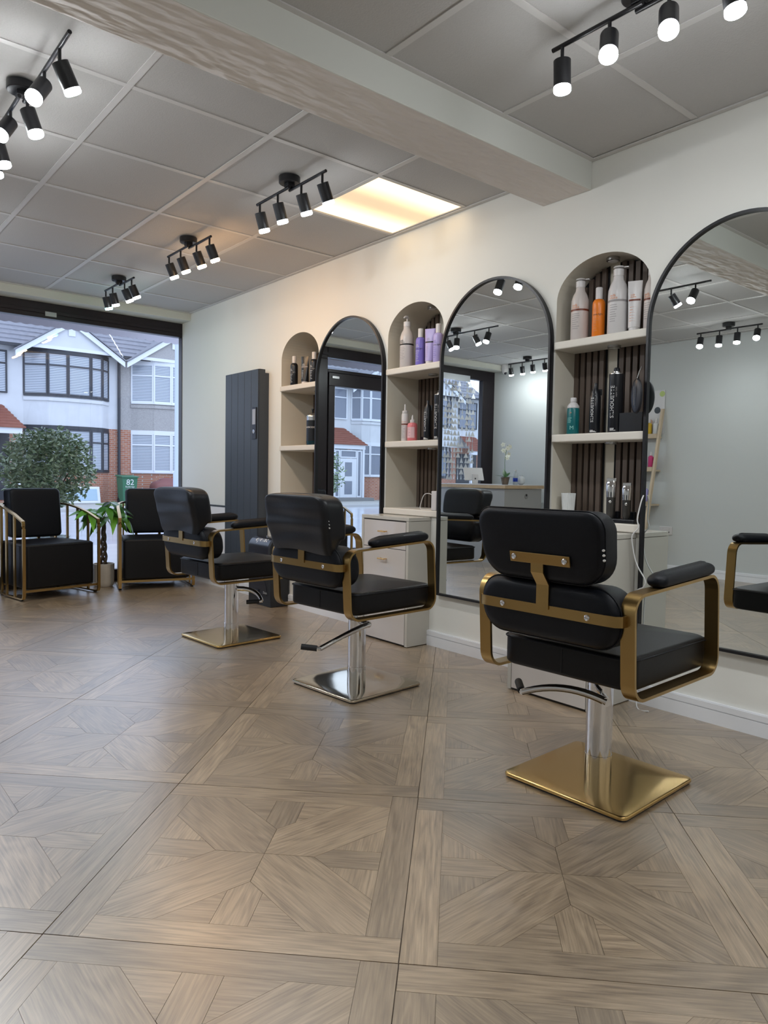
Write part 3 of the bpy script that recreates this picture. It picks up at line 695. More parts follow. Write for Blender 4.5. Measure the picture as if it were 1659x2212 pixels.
# ================================================================== SPOT BARS
OPAL = {}
def opal(c, s):
    k = (c, s)
    if k not in OPAL: OPAL[k] = mat('lit_opal_%d' % len(OPAL), (0.8, 0.8, 0.8), 0.4, emit=c, estr=s)
    return OPAL[k]
COOL, WARM, TEAL = (0.93, 0.97, 1.0), (1.0, 0.66, 0.36), (0.25, 1.0, 0.72)
def spot_bar(x, y, label, heads, half, watts, colors, zig=0.012):
    """bar along Y; heads: (offset along bar, tilt towards +x, tilt towards +y)"""
    t = thing('spotlight_bar', label, 'spotlight', (x, y, ZC), 0, 'black ceiling spotlight bars')
    MB().lathe([(0.052, -0.001), (0.052, -0.028), (0.049, -0.031)], 28).build('canopy', M['blackm'], t, smooth=40)
    MB().box(-0.020, 0.020, -0.018, 0.018, -0.048, -0.030).build('bracket', M['blackm'], t, bevel=0.002)
    for a, b, o in ((0.012, half, -zig), (-half, -0.012, zig)): MB().tube([(o, a-0.03 if a > 0 else a, -0.055), (o, b if b > 0 else b+0.03, -0.055)], 0.0072, 10).build('bar', M['blackm'], t, smooth=40)
    for k, (off, tx, ty) in enumerate(heads):
        o = -zig if off > 0 else zig
        d = Vector((math.sin(tx), math.sin(ty), -math.cos(tx)*math.cos(ty))).normalized()
        p0 = Vector((o, off, -0.055)); p1 = p0+Vector((0, 0, -0.045)); h0 = p1+d*0.002
        hd_ = MB().tube([p0, p1], 0.0058, 8)
        hd_.cyl(h0, h0+d*0.080, 0.0275, n=24)
        h = hd_.build('head', M['blackm'], t, smooth=40)
        c = colors[k % len(colors)]
        rot = d.to_track_quat('Z', 'Y').to_matrix().to_4x4()
        MB().lathe([(0.0265, 0), (0.0275, 0.004), (0.0275, 0.013), (0.024, 0.017)], 24, Matrix.Translation(h0+d*0.080) @ rot, cap1=False).build('lamp_ring', opal(c, RING_E*watts), h, smooth=40)
        MB().lathe([(0.0242, 0.0168), (0.012, 0.0178)], 20, Matrix.Translation(h0+d*0.080) @ rot, cap0=False).build('lamp_face', opal(c, FACE_E*watts), h)
    return t
S4 = (0.262, 0.087, -0.087, -0.262)
spot_bar(1.90, 3.05, 'four-spot black bar beside the warm light panel', [(o, a, 0.05) for o, a in zip(S4, (0.34, 0.36, 0.40, 0.46))], 0.29, HEAD_W*0.40, [COOL])
spot_bar(1.92, 4.235, 'four-spot black bar glowing warm orange, second from the window', [(o, 0.42, 0.0) for o in S4], 0.28, HEAD_W*0.72, [(1.0, 0.72, 0.46), (1.0, 0.64, 0.34), (1.0, 0.56, 0.24), (1.0, 0.56, 0.24)])
spot_bar(1.915, 5.42, 'smallest four-spot black bar nearest the window, one lamp teal', [(0.25, 0.3, 0.1), (0.10, 0.3, 0.1), (-0.08, 0.45, 0.0), (-0.22, 0.45, 0.0)], 0.265, HEAD_W*0.28, [TEAL, COOL, COOL, COOL])
spot_bar(1.945, 1.215, 'four-spot black bar at the top right corner of the picture', [(0.262, 0.05, 0.0), (0.09, -0.40, -0.25), (-0.087, -0.42, -0.25), (-0.262, 0.05, -0.15)], 0.30, HEAD_W, [COOL])
A6 = [(0.48, 0.25, -0.05), (0.345, 0.25, -0.05), (0.12, -0.5, -0.35), (-0.03, 0.3, -0.1), (-0.26, -0.5, -0.35), (-0.44, 0.5, 0.1)]
spot_bar(0.70, 3.0, 'long six-spot black bar at the upper left of the picture', A6, 0.55, HEAD_W, [COOL])
spot_bar(0.62, 5.0, 'long six-spot black bar seen only in the middle mirror', [(o, a*0.6, b) for o, a, b in A6], 0.55, HEAD_W*0.8, [COOL])
spot_bar(-1.12, 5.54, 'four-spot black bar above the reception counter, seen in the middle mirror', [(o, -0.3, 0.1) for o in S4], 0.30, HEAD_W*0.6, [COOL])
spot_bar(-0.95, 3.10, 'four-spot black bar by the plain wall, seen in the near mirror', [(0.262, 0.4, -0.1), (0.087, 0.1, 0), (-0.087, 0.1, 0), (-0.262, 0.5, -0.1)], 0.30, HEAD_W*0.55, [COOL])
spot_bar(1.945, 0.03, 'added unseen four-spot black bar behind the viewpoint on the mirror side', [(o, 0.2, 0.0) for o in S4], 0.30, HEAD_W, [COOL])  # added bar, out of view; continues the row and brightens the foreground
spot_bar(0.20, -0.70, 'added unseen four-spot black bar behind the viewpoint in the middle of the room', [(o, 0.0, 0.0) for o in S4], 0.30, HEAD_W, [COOL])  # second added bar, unseen, put in for foreground brightness
# ================================================================== BOTTLES ON THE SHELVES
def pm(name, c, rough=0.3): return mat('paint_'+name, c, rough)
C_WHITE, C_CREAM = pm('bottle_white', (0.62, 0.60, 0.60)), pm('bottle_cream', (0.58, 0.53, 0.51))
C_ORANGE, C_PURPLE, C_LILAC = pm('bottle_orange', (0.78, 0.20, 0.012)), pm('bottle_purple', (0.20, 0.16, 0.55)), pm('bottle_lilac', (0.42, 0.36, 0.68))
C_PINK, C_TEAL, C_BLACK = pm('bottle_pink', (0.68, 0.17, 0.19)), pm('bottle_teal', (0.004, 0.13, 0.14)), pm('bottle_black', (0.008, 0.009, 0.013), 0.3)
I_BRN, I_OR, I_GREY = pm('ink_brown', (0.16, 0.035, 0.015), 0.4), pm('ink_orange', (0.7, 0.25, 0.08), 0.5), pm('ink_pale', (0.30, 0.28, 0.28), 0.5)
def around(r, z, off=0.0, up=False):
    if up: return lambda x, y: Vector((-(r+0.0006)*math.cos((-y+off)/r), -(r+0.0006)*math.sin((-y+off)/r), z+x))
    return lambda x, y: Vector((-(r+0.0006)*math.cos((x+off)/r), -(r+0.0006)*math.sin((x+off)/r), z+y))
def ringband(parent, r, z0, z1, m, name='band'):
    return MB().lathe([(r+0.0005, z0), (r+0.0005, z1)], 28, cap0=False, cap1=False).build(name, m, parent, smooth=40)
def small_print(parent, r, z0, z1, m, n=5, w=0.03, off=-0.008):
    mb = MB(); rg = random.Random(int(z0*1e4)+n)
    for k in range(n):
        z = z1-(z1-z0)*k/max(1, n-1); ww = w*rg.uniform(0.5, 1.0); f = around(r, z, off)
        a = [f(-w/2+ww*i/4, 0) for i in range(5)]; b = [f(-w/2+ww*i/4, 0.0022) for i in range(5)]
        for i in range(4): mb.quad(a[i], a[i+1], b[i+1], b[i])
    return mb.build('small_print', m, parent)
def bottle(loc, label, group, prof, m, cat='bottle', rz=0.42):
    t = thing('bottle', label, cat, loc, rz, group)
    MB().lathe(prof, 32).build('body', m, t, smooth=45); return t
def pump_bottle(x, y, z, r, h, m, label, group, ink, ink2, stem=False):
    s = h/0.285
    t = bottle((x, y, z), label, group, [(r*0.94, 0), (r, 0.004), (r, 0.165*s), (r*0.97, 0.185*s), (r*0.80, 0.208*s), (r*0.54, 0.228*s), (r*0.49, 0.245*s)], m)
    MB().lathe([(r*0.53, 0.245*s), (r*0.53, 0.272*s), (r*0.47, 0.274*s)], 24).build('collar', C_WHITE, t, smooth=40)
    if stem:
        p = MB(); p.cyl((0, 0, 0.274*s), (0, 0, 0.296*s), 0.0045); p.tube([(0.014, 0, 0.296*s), (0, 0, 0.303*s), (-0.02, 0.004, 0.300*s), (-0.032, 0.006, 0.294*s)], [0.007, 0.009, 0.007, 0.004], 10); p.build('pump', C_WHITE, t, smooth=50)
    else:
        p = MB(); p.cyl((0, 0, 0.274*s), (0, 0, 0.279*s), 0.006); p.lathe([(r*0.50, 0.279*s), (r*0.54, 0.282*s), (r*0.50, 0.285*s)], 20); p.box(0.0, r*0.55, -r*0.95, -r*0.30, 0.280*s, 0.285*s, Matrix.Rotation(0.0, 4, 'Z')); p.build('pump', C_WHITE, t, smooth=40)
    ringband(t, r, 0.132*s, 0.141*s, ink)
    lettering(t, 'milk', 0.016, around(r, 0.158*s, -0.017), ink2); lettering(t, 'shake', 0.016, around(r, 0.148*s, -0.014), ink2)
    small_print(t, r, 0.05*s, 0.118*s, I_GREY, 8, 0.045); return t
def cap_bottle(x, y, z, r, h, m, label, group, capm, ink, ink2):
    t = bottle((x, y, z), label, group, [(r*0.93, 0), (r, 0.004), (r, h*0.66), (r*0.95, h*0.71), (r*0.75, h*0.755), (r*0.5, h*0.765)], m)
    MB().lathe([(r*0.55, h*0.766), (r*0.55, h*0.99), (r*0.5, h)], 24).build('cap', capm, t, smooth=40)
    lettering(t, 'milk', 0.011, around(r, h*0.55, -0.012), ink2); lettering(t, 'shake', 0.011, around(r, h*0.51, -0.010), ink2)
    lettering(t, 'insta.light', 0.0125, around(r, h*0.45, 0.0), ink); small_print(t, r, h*0.12, h*0.38, ink2, 6, 0.03); return t
def squeeze_tube(x, y, z, w_, h, m, label, group, capm, ink, ink2, rz=0.42):
    t = thing('tube', label, 'tube', (x, y, z), rz, group); n = 28; R = []
    for k in range(9):
        s = k/8; zz = 0.018+(h-0.018)*s; a = w_*0.46+(w_*0.55-w_*0.46)*s; b = w_*0.42*(1-s)**0.8+0.0012
        R.append([Vector((b*math.cos(2*PI*i/n), a*math.sin(2*PI*i/n), zz)) for i in range(n)])
    MB().rings(R).build('body', m, t, smooth=50)
    MB().lathe([(w_*0.40, 0), (w_*0.41, 0.018)], 24).build('cap', capm, t, smooth=40)
    def f(x_, y_, z0):
        s = (z0+y_-0.018)/(h-0.018); b = w_*0.42*(1-s)**0.8+0.0012; a = w_*0.46+(w_*0.09)*s; q = max(-1, min(1, x_/a)); return Vector((-b*math.sqrt(1-q*q)-0.0008, -x_, z0+y_))
    mb = MB(); k = 12; a = w_*0.44
    lo = [f(-a+2*a*i/k, 0, h*0.60) for i in range(k+1)]; hi = [f(-a+2*a*i/k, 0.008, h*0.60) for i in range(k+1)]
    for i in range(k): mb.quad(lo[i], lo[i+1], hi[i+1], hi[i])
    mb.build('band', ink, t); lettering(t, 'milk', 0.011, lambda x_, y_: f(x_-0.008, y_, h*0.72), ink2); lettering(t, 'shake', 0.011, lambda x_, y_: f(x_-0.006, y_, h*0.68), ink2)
    mb = MB()
    for q in range(6): mb.add([f(-0.018, 0, h*(0.2+q*0.055)), f(-0.018+rnd.uniform(0.012, 0.03), 0, h*(0.2+q*0.055)), f(-0.018+0.012, 0.002, h*(0.2+q*0.055)), f(-0.018, 0.002, h*(0.2+q*0.055))], [(0, 1, 2, 3)])
    mb.build('small_print', ink2, t); return t
def spray_can(x, y, z, r, h, label, group, foam=False):
    if foam:
        t = bottle((x, y, z), label, group, [(r*0.95, 0), (r, 0.003), (r, h*0.72), (r*0.9, h*0.76)], C_BLACK)
        c = MB(); c.lathe([(r*0.88, h*0.76), (r*0.80, h*0.84), (r*0.40, h*0.90), (r*0.34, h)], 20); c.box(0.0, 0.008, -r*1.15, 0, h*0.76, h*0.88); c.build('nozzle', C_BLACK, t, smooth=40)
    else:
        t = bottle((x, y, z), label, group, [(r*0.96, 0), (r, 0.003), (r, h*0.895)], C_BLACK)
        MB().lathe([(r*1.0, h*0.896), (r*0.98, h*0.908), (r*0.55, h*0.925), (r*0.52, h*0.94)], 28).build('dome', M['silver'], t, smooth=40)
        MB().lathe([(r*0.42, h*0.93), (r*0.42, h*0.985), (r*0.3, h)], 20).build('actuator', C_BLACK, t, smooth=40)
    lettering(t, 'SILHOUETTE', h*0.088, around(r, h*0.47, -r*0.35, True), M['inkw']); lettering(t, 'super hold', h*0.035, around(r, h*0.62, r*0.15, True), I_GREY)
    small_print(t, r, h*0.03, h*0.06, M['inkw'], 3, 0.032, -0.004); return t
SX = 2.872
G3, G2, G1 = 'bottles in the near niche', 'bottles in the middle niche', 'bottles in the far niche'
z = SH[0]
pump_bottle(SX, 2.052, z, 0.0405, 0.285, C_CREAM, 'leftmost white pump bottle with brown band, upper shelf of the near niche', G3, I_BRN, I_OR)
cap_bottle(SX, 1.950, z, 0.0285, 0.226, C_ORANGE, 'orange bottle with white cap between two white pump bottles', G3, C_WHITE, M['ink'], I_OR)
pump_bottle(SX, 1.852, z, 0.0435, 0.300, C_WHITE, 'tall white pump bottle right of the orange bottle', G3, I_GREY, I_OR)
squeeze_tube(SX, 1.768, z, 0.056, 0.222, C_WHITE, 'white squeeze tube with brown band in the near niche', G3, C_WHITE, I_BRN, I_OR)
pump_bottle(2.895, 1.7035, z, 0.030, 0.275, C_CREAM, 'white bottle half hidden by the near mirror edge', G3, I_BRN, I_OR)
z = SH[1]
t = bottle((SX, 2.073, z), 'small teal bottle with white pump cap in the near niche', G3, [(0.027, 0), (0.0285, 0.003), (0.0285, 0.118), (0.026, 0.124)], C_TEAL)
c = MB(); c.lathe([(0.0275, 0.124), (0.0275, 0.134), (0.017, 0.148), (0.0135, 0.150), (0.0135, 0.152)], 24); c.lathe([(0.0145, 0.153), (0.0145, 0.170), (0.013, 0.173)], 20); c.build('cap', C_WHITE, t, smooth=40)
lettering(t, 'M', 0.026, around(0.0285, 0.030, 0.0), mat('paint_ink_aqua', (0.25, 0.55, 0.5), 0.5)); small_print(t, 0.0285, 0.055, 0.075, mat('paint_ink_aqua', (0.25, 0.55, 0.5), 0.5), 4, 0.03); lettering(t, 'M', 0.010, around(0.0285, 0.10, -0.006), I_OR)
spray_can(SX+0.01, 1.960, z, 0.0255, 0.232, 'slim black mousse bottle with angled nozzle beside the teal bottle', G3, True)
spray_can(SX, 1.846, z, 0.0325, 0.290, 'tall black hairspray can in the near niche', G3)
t = thing('storage_box', 'black open box at the right end of the middle niche shelf', 'box', (2.90, 1.757, z))
for a in ((-0.05, 0.05, -0.055, -0.051), (-0.05, 0.05, 0.051, 0.055), (-0.05, -0.046, -0.051, 0.051), (0.046, 0.05, -0.051, 0.051)): MB().box(a[0], a[1], a[2], a[3], 0.003, 0.085).build('side', C_BLACK, t)
MB().box(-0.05, 0.05, -0.055, 0.055, 0, 0.003).build('bottom', C_BLACK, t)
z = SH[0]
pump_bottle(SX, 3.276, z, 0.041, 0.285, C_CREAM, 'large cream pump bottle with black band in the middle niche', G2, M['ink'], M['ink'], True)
cap_bottle(SX, 3.154, z, 0.0285, 0.216, C_PURPLE, 'deep purple bottle with white cap in the middle niche', G2, C_WHITE, M['ink'], C_WHITE)
squeeze_tube(SX, 3.072, z, 0.060, 0.205, C_LILAC, 'lilac squeeze tube between purple and lilac bottles', G2, C_WHITE, M['ink'], I_GREY)
cap_bottle(SX-0.012, 2.992, z, 0.0285, 0.218, C_LILAC, 'pale lilac bottle next to the middle mirror frame', G2, C_WHITE, M['ink'], C_PURPLE)
z = SH[1]
t = bottle((SX, 3.280, z), 'slim white mousse bottle with pointed nozzle in the middle niche', G2, [(0.0195, 0), (0.021, 0.003), (0.021, 0.158), (0.018, 0.168)], C_WHITE)
c = MB(); c.lathe([(0.017, 0.170), (0.017, 0.182), (0.006, 0.186), (0.0048, 0.222)], 20); c.build('nozzle', C_WHITE, t, smooth=40); ringband(t, 0.021, 0.098, 0.106, I_BRN); lettering(t, 'milk shake', 0.0075, around(0.021, 0.116), I_OR); small_print(t, 0.021, 0.02, 0.09, I_GREY, 9, 0.024, -0.002)
t = bottle((SX, 3.212, z), 'pink bottle with white pointed cap in the middle niche', G2, [(0.0285, 0), (0.030, 0.003), (0.030, 0.092), (0.026, 0.104), (0.014, 0.109)], C_PINK)
c = MB(); c.lathe([(0.0145, 0.109), (0.0145, 0.124), (0.0065, 0.128), (0.005, 0.145), (0.0015, 0.155)], 20); c.build('cap', C_WHITE, t, smooth=40)
lb = MB(); k = 14; f0, f1 = around(0.030, 0.018), around(0.030, 0.082)
for i in range(k): lb.quad(f0(-0.026+0.052*i/k, 0), f0(-0.026+0.052*(i+1)/k, 0), f1(-0.026+0.052*(i+1)/k, 0), f1(-0.026+0.052*i/k, 0))
lb.build('paper_label', pm('label_pink', (0.75, 0.47, 0.50)), t); small_print(t, 0.0303, 0.03, 0.075, I_GREY, 6, 0.022, -0.010)
st_ = MB()
for i in range(9):
    f = around(0.0303, 0.018+0.007*i); st_.quad(f(0.006, 0), f(0.026, 0.012), f(0.026, 0.0145), f(0.006, 0.0025))
st_.build('stripes', pm('ink_plum', (0.25, 0.08, 0.11)), t)
spray_can(SX+0.005, 3.085, z, 0.0235, 0.232, 'slim black mousse bottle in the middle niche', G2, True)
spray_can(SX+0.005, 2.990, z, 0.030, 0.285, 'black hairspray can beside the middle mirror frame', G2)
t = tag(MB().box(2.90, 2.96, 3.125, 3.175, z, z+0.026).build('small_box', C_BLACK, bevel=0.003), 'tiny black box behind the pink bottle', 'box')
t = tag(MB().box(2.90, 2.95, 3.025, 3.055, z, z+0.034).build('small_box', C_BLACK, bevel=0.003), 'tiny black box between two black bottles of the middle niche', 'box')
z = SH[0]
for y, lb_ in ((4.520, 'left black bottle with white cap in the far niche'), (4.263, 'right black bottle with white cap touching the far mirror')): cap_bottle(SX, y, z, 0.0275, 0.216, C_BLACK, lb_, G1, C_WHITE, I_GREY, M['inkw'])
squeeze_tube(SX, 4.375, z, 0.060, 0.198, C_BLACK, 'black squeeze tube with white cap in the far niche', G1, C_WHITE, I_GREY, M['inkw'])
z = SH[1]
t = bottle((2.885, 4.290, z), 'dark disinfectant jar with steel lid in the far niche', G1, [(0.042, 0), (0.0445, 0.004), (0.0445, 0.030)], pm('jar_teal', (0.003, 0.03, 0.045), 0.15), 'jar')
MB().lathe([(0.0448, 0.030), (0.0448, 0.175)], 30).build('sleeve', C_BLACK, t, smooth=40)
MB().lathe([(0.0435, 0.175), (0.0435, 0.200)], 30).build('neck', M['silver'], t, smooth=40)
MB().lathe([(0.046, 0.198), (0.046, 0.208), (0.030, 0.222), (0.012, 0.232), (0.008, 0.234)], 30).build('lid', M['silver'], t, smooth=50)
MB().lathe([(0.006, 0.232), (0.007, 0.250), (0.011, 0.252), (0.010, 0.258)], 16).build('knob', C_BLACK, t, smooth=40)
lettering(t, 'BARBICIDE', 0.0165, around(0.0450, 0.125), M['inkw'])
# near niche, bottom shelf: cup, clippers on a dock
z = SH[2]
t = thing('ribbed_cup', 'white ribbed cup on the bottom shelf behind the nearest chair', 'cup', (2.885, 2.095, z))
R = [[Vector(((r+0.0012*math.cos(24*a))*math.cos(a), (r+0.0012*math.cos(24*a))*math.sin(a), zz)) for a in [2*PI*i/96 for i in range(96)]] for r, zz in ((0.024, 0), (0.028, 0.05), (0.033, 0.125))]
R += [[Vector(((r)*math.cos(a), (r)*math.sin(a), zz)) for a in [2*PI*i/96 for i in range(96)]] for r, zz in ((0.031, 0.125), (0.024, 0.01))]
MB().rings(R).build('body', pm('cup_white', (0.68, 0.70, 0.70)), t, smooth=40)
dk = thing('charging_dock', 'low black charging dock under the two clippers', 'dock', (2.885, 1.815, z))
MB().box(-0.045, 0.045, -0.10, 0.10, 0, 0.018).build('base', C_BLACK, dk, bevel=0.004); 
for y in (0.045, -0.035): MB().box(0.022, 0.042, y-0.022, y+0.022, 0.018, 0.05).build('cradle', C_BLACK, dk, bevel=0.003)
for y, h, lb_ in ((1.860, 0.185, 'larger chrome hair clipper standing on the dock'), (1.780, 0.165, 'smaller chrome hair trimmer standing on the dock')):
    t = thing('hair_clipper', lb_, 'clipper', (2.88, y, z+0.018), 0.4, 'hair clippers on the dock'); s = h/0.185
    n = 20; R = [[Vector((0.017*s*a*math.cos(2*PI*i/n), 0.021*s*b*math.sin(2*PI*i/n), zz*s)) for i in range(n)] for a, b, zz in ((0.7, 0.7, 0), (0.95, 0.95, 0.02), (1.0, 1.0, 0.10), (0.98, 1.02, 0.125))]
    MB().rings(R).build('grip', mat('clipper_grey', (0.10, 0.095, 0.09), 0.3, 0.8), t, smooth=50)
    R = [[Vector((0.0172*s*a*math.cos(2*PI*i/n)-0.002, 0.0215*s*b*math.sin(2*PI*i/n), zz*s)) for i in range(n)] for a, b, zz in ((1.02, 1.0, 0.095), (1.12, 1.06, 0.12), (1.0, 1.1, 0.15), (0.6, 1.0, 0.168))]
    MB().rings(R).build('chrome_lid', M['chrome'], t, smooth=35)
    MB().box(-0.006*s, 0.008*s, -0.021*s, 0.021*s, 0.166*s, 0.182*s).build('blade', M['chrome'], t, bevel=0.002)
    MB().lathe([(0.006, 0), (0.006, 0.004), (0.003, 0.006)], 12, Matrix.Translation((-0.0165*s, 0, 0.075*s)) @ Matrix.Rotation(-PI/2, 4, 'Y')).build('button', M['chrome'], t, smooth=40)
def cat_tube(pts, r, n=8, sub=6):
    P = [Vector(p) for p in pts]; out = []
    for i in range(len(P)-1):
        p0, p1, p2, p3 = P[max(i-1, 0)], P[i], P[i+1], P[min(i+2, len(P)-1)]
        for k in range(sub):
            t = k/sub; out.append(0.5*((2*p1)+(p2-p0)*t+(2*p0-5*p1+4*p2-p3)*t*t+(3*p1-p0-3*p2+p3)*t**3))
    out.append(P[-1]); return MB().tube(out, r, n)
C_CABLE = pm('cable_white', (0.7, 0.7, 0.7))
tag(cat_tube([(2.80, 1.652, 0.90), (2.785, 1.654, 0.87), (2.775, 1.662, 0.80), (2.775, 1.656, 0.763), (2.772, 1.683, 0.722), (2.775, 1.671, 0.643), (2.775, 1.652, 0.596), (2.775, 1.618, 0.546), (2.775, 1.623, 0.514), (2.775, 1.660, 0.47), (2.78, 1.660, 0.25), (2.78, 1.64, 0.12), (2.75, 1.62, 0.006), (2.74, 1.56, 0.005)], 0.0028).build('power_cable', C_CABLE, smooth=60), 'white cable hanging down between the near niche and mirror', 'cable')
tag(cat_tube([(2.93, 1.72, 0.79), (2.92, 1.70, 0.86), (2.90, 1.685, 0.91), (2.93, 1.70, 0.95), (2.96, 1.74, 0.90), (2.95, 1.76, 0.80)], 0.0025).build('charger_cable', C_BLACK, smooth=60), 'thin black cable curling beside the clipper dock', 'cable')
# hanging black case at the mirror edge
t = thing('zip_case', 'black oval zipped case hanging at the edge of the near mirror', 'case', (2.790, 1.688, 1.245))
ov = [Vector((0.042*math.cos(2*PI*i/40), 0.075+0.075*math.sin(2*PI*i/40))) for i in range(40)]
cushion(ov, 0.026, 0.011, lambda a, b, d: Vector((-0.018+d*0.6+a*0.3, a*0.8, b)), 0.004, 0.004).build('case', C_BLACK, t, smooth=60)
MB().tube([(-0.012, 0.0, 0.148), (-0.002, -0.004, 0.18), (0.012, -0.006, 0.202)], 0.002, 6).build('strap', M['silver'], t, smooth=50)
MB().tube([(-0.024, 0.004, 0.035), (-0.025, 0.004, 0.115)], 0.0016, 6).build('zip', M['silver'], t)
# white speaker box and looped cable in the middle niche
t = thing('wifi_box', 'slim white box on the bottom shelf of the middle niche', 'box', (2.84, 2.962, SH[2]))
MB().box(-0.020, 0.020, -0.022, 0.022, 0, 0.112).build('body', C_WHITE, t, bevel=0.005, seg=3)
tag(cat_tube([(2.865, 2.968, 0.80), (2.87, 3.03, 0.86), (2.86, 3.08, 0.862), (2.85, 3.10, 0.81), (2.85, 3.10, 0.776), (2.86, 3.03, 0.776), (2.865, 2.968, 0.777)], 0.0022).build('looped_cable', C_CABLE, smooth=60), 'white cable loop beside the slim white box', 'cable')

# ================================================================== LOUNGE CHAIRS BY THE WINDOW
def lounge(loc, rz, label):
    t = thing('lounge_chair', label, 'armchair', loc, rz, 'lounge chairs by the window')
    # plan of the hoop: front left -> back -> front right (faces -y)
    plan = [(-0.292, -0.30), (-0.288, -0.15), (-0.280, 0.0), (-0.262, 0.13), (-0.215, 0.235), (-0.12, 0.285), (0.0, 0.30)]
    plan = plan+[(-a, b) for a, b in plan[-2::-1]]
    zt = [0.585, 0.635, 0.668, 0.690, 0.700, 0.704, 0.705]; zt = zt+zt[-2::-1]
    def sq(path, w_, h_):
        mb = MB(); R = []
        k = len(path)
        for i in range(k):
            p = Vector(path[i]); d = Vector(path[min(i+1, k-1)])-Vector(path[max(i-1, 0)]); d.normalize()
            s = d.cross(Vector((0, 0, 1))); s = s.normalized() if s.length > 0.05 else Vector((1, 0, 0)); u = s.cross(d)
            R.append([p-s*w_/2-u*h_/2, p+s*w_/2-u*h_/2, p+s*w_/2+u*h_/2, p-s*w_/2+u*h_/2])
        return mb.rings(R)
    hoop = [(a, b, z_) for (a, b), z_ in zip(plan, zt)]
    for s in (-1, 1):        # front posts with rounded corners top and bottom
        f = [Vector((s*0.292, -0.30, 0.555)), Vector((s*0.292, -0.306, 0.535)), Vector((s*0.292, -0.306, 0.045)), Vector((s*0.292, -0.296, 0.022)), Vector((s*0.291, -0.27, 0.016))]
        sq([(s*0.292, -0.285, 0.590), (s*0.292, -0.300, 0.578)]+f, 0.022, 0.012).build('front_post', M['brass'], t, smooth=30)
        sq([(s*0.291, -0.27, 0.016), (s*0.283, 0.0, 0.016), (s*0.262, 0.13, 0.016), (s*0.215, 0.235, 0.016)], 0.020, 0.012).build('floor_rail', M['brass'], t, smooth=30)
        for i, k in ((1, 0.55), (2, 0.0), (3, 0.0), (4, 0.0)):
            a, b = plan[i]; a = s*abs(a); MB().box(a-0.006, a+0.006, b-0.011, b+0.011, 0.020, zt[i]-0.004).build('rail_bar', M['brass'], t)
        for a, b in ((s*0.288, -0.255), (s*0.225, 0.215)): MB().cyl((a, b, 0.0), (a, b, 0.011), 0.012, n=12).build('foot', M['rubber'], t)
    for a in (-0.10, 0.10): MB().box(a-0.011, a+0.011, 0.284, 0.296, 0.20, 0.702).build('rail_bar', M['brass'], t)
    sq(hoop, 0.024, 0.012).build('hoop_rail', M['brass'], t, smooth=40)
    for y in (-0.285, 0.20): MB().box(-0.286 if y < 0 else -0.22, 0.286 if y < 0 else 0.22, y-0.010, y+0.010, 0.062, 0.080).build('cross_rail', M['brass'], t)
    so = rrect(0.535, 0.50, 0.03, 6, cy=-0.035)
    cushion(so, 0.335, 0.022, lambda a, b, d: Vector((a*(1.0 if b < 0.05 else 0.92), b, 0.080+d)), 0, 0.012).build('seat', M['leather_seat'], t, smooth=50)
    MB().tube([(p.x*(1.0 if p.y < 0.05 else 0.92)*1.0, p.y, 0.399) for p in so], 0.0025, 6, closed=True).build('piping', M['leather'], t, smooth=60)
    bo = rrect(0.40, 0.385, 0.035, 6, cy=0.628)
    cushion(bo, 0.13, 0.022, lambda a, b, d: Vector((a, 0.085+d+(b-0.44)*0.10, b)), 0.004, 0.004).build('back_cushion', M['leather'], t, smooth=50)
    return t
lounge((1.545, 6.055, 0), 0.20, 'black lounge chair with brass rail hoop, cut by the left edge')
lounge((2.420, 6.045, 0), -0.245, 'black lounge chair with brass rail hoop behind the farthest styling chair')

# ================================================================== MONEY TREE
mt = thing('potted_money_tree', 'small money tree with braided trunk in a ribbed cream pot', 'plant', (2.035, 6.130, 0))
R = [[Vector(((r+0.0009*math.cos(40*a))*math.cos(a), (r+0.0009*math.cos(40*a))*math.sin(a), zz)) for a in [2*PI*i/120 for i in range(120)]] for r, zz in ((0.064, 0), (0.075, 0.010), (0.083, 0.04), (0.084, 0.19))]
R += [[Vector((r*math.cos(a), r*math.sin(a), zz)) for a in [2*PI*i/120 for i in range(120)]] for r, zz in ((0.0845, 0.193), (0.078, 0.195), (0.077, 0.18))]
MB().rings(R).build('pot', pm('pot_cream', (0.55, 0.52, 0.46), 0.5), mt, smooth=40)
MB().lathe([(0.002, 0.186), (0.0765, 0.18)], 24, cap0=False, cap1=False).build('soil', mat('soil', (0.05, 0.035, 0.025), 0.95, bump=0.5, bscale=90), mt)
bark = mat('bark_green', (0.075, 0.06, 0.04), 0.7, var=0.3, vscale=40)
for k in range(3):
    MB().tube([(0.022*(1-0.6*i/24)*math.cos(k*2.09+i*0.42), 0.022*(1-0.6*i/24)*math.sin(k*2.09+i*0.42), 0.18+0.40*i/24) for i in range(25)], [0.013-0.006*i/24 for i in range(25)], 8).build('stem', bark, mt, smooth=60)
LEAF = leaf_mat('money_tree_leaf', (0.03, 0.13, 0.015), (0.13, 0.36, 0.03), 0.3)
def leaf_mesh(name, L_, w_, m, droop, fold=0.15, tone=0.5, n=8):
    v, f = [], []
    for i in range(n+1):
        s = i/n; wd = w_*math.sin(PI*s**0.75)**0.9 if 0 < s < 1 else 0.0008
        zc = -droop*s*s*L_; v += [(s*L_, -wd, zc+fold*wd), (s*L_, 0, zc), (s*L_, wd, zc+fold*wd)]
    for i in range(n): f += [(i*3, i*3+3, i*3+4, i*3+1), (i*3+1, i*3+4, i*3+5, i*3+2)]
    me = bpy.data.meshes.new(name); me.from_pydata(v, [], f); me.materials.append(m)
    a = me.attributes.new('tone', 'FLOAT', 'FACE'); a.data.foreach_set('value', [tone]*len(f)); me.polygons.foreach_set('use_smooth', [True]*len(f)); me.update(); return me
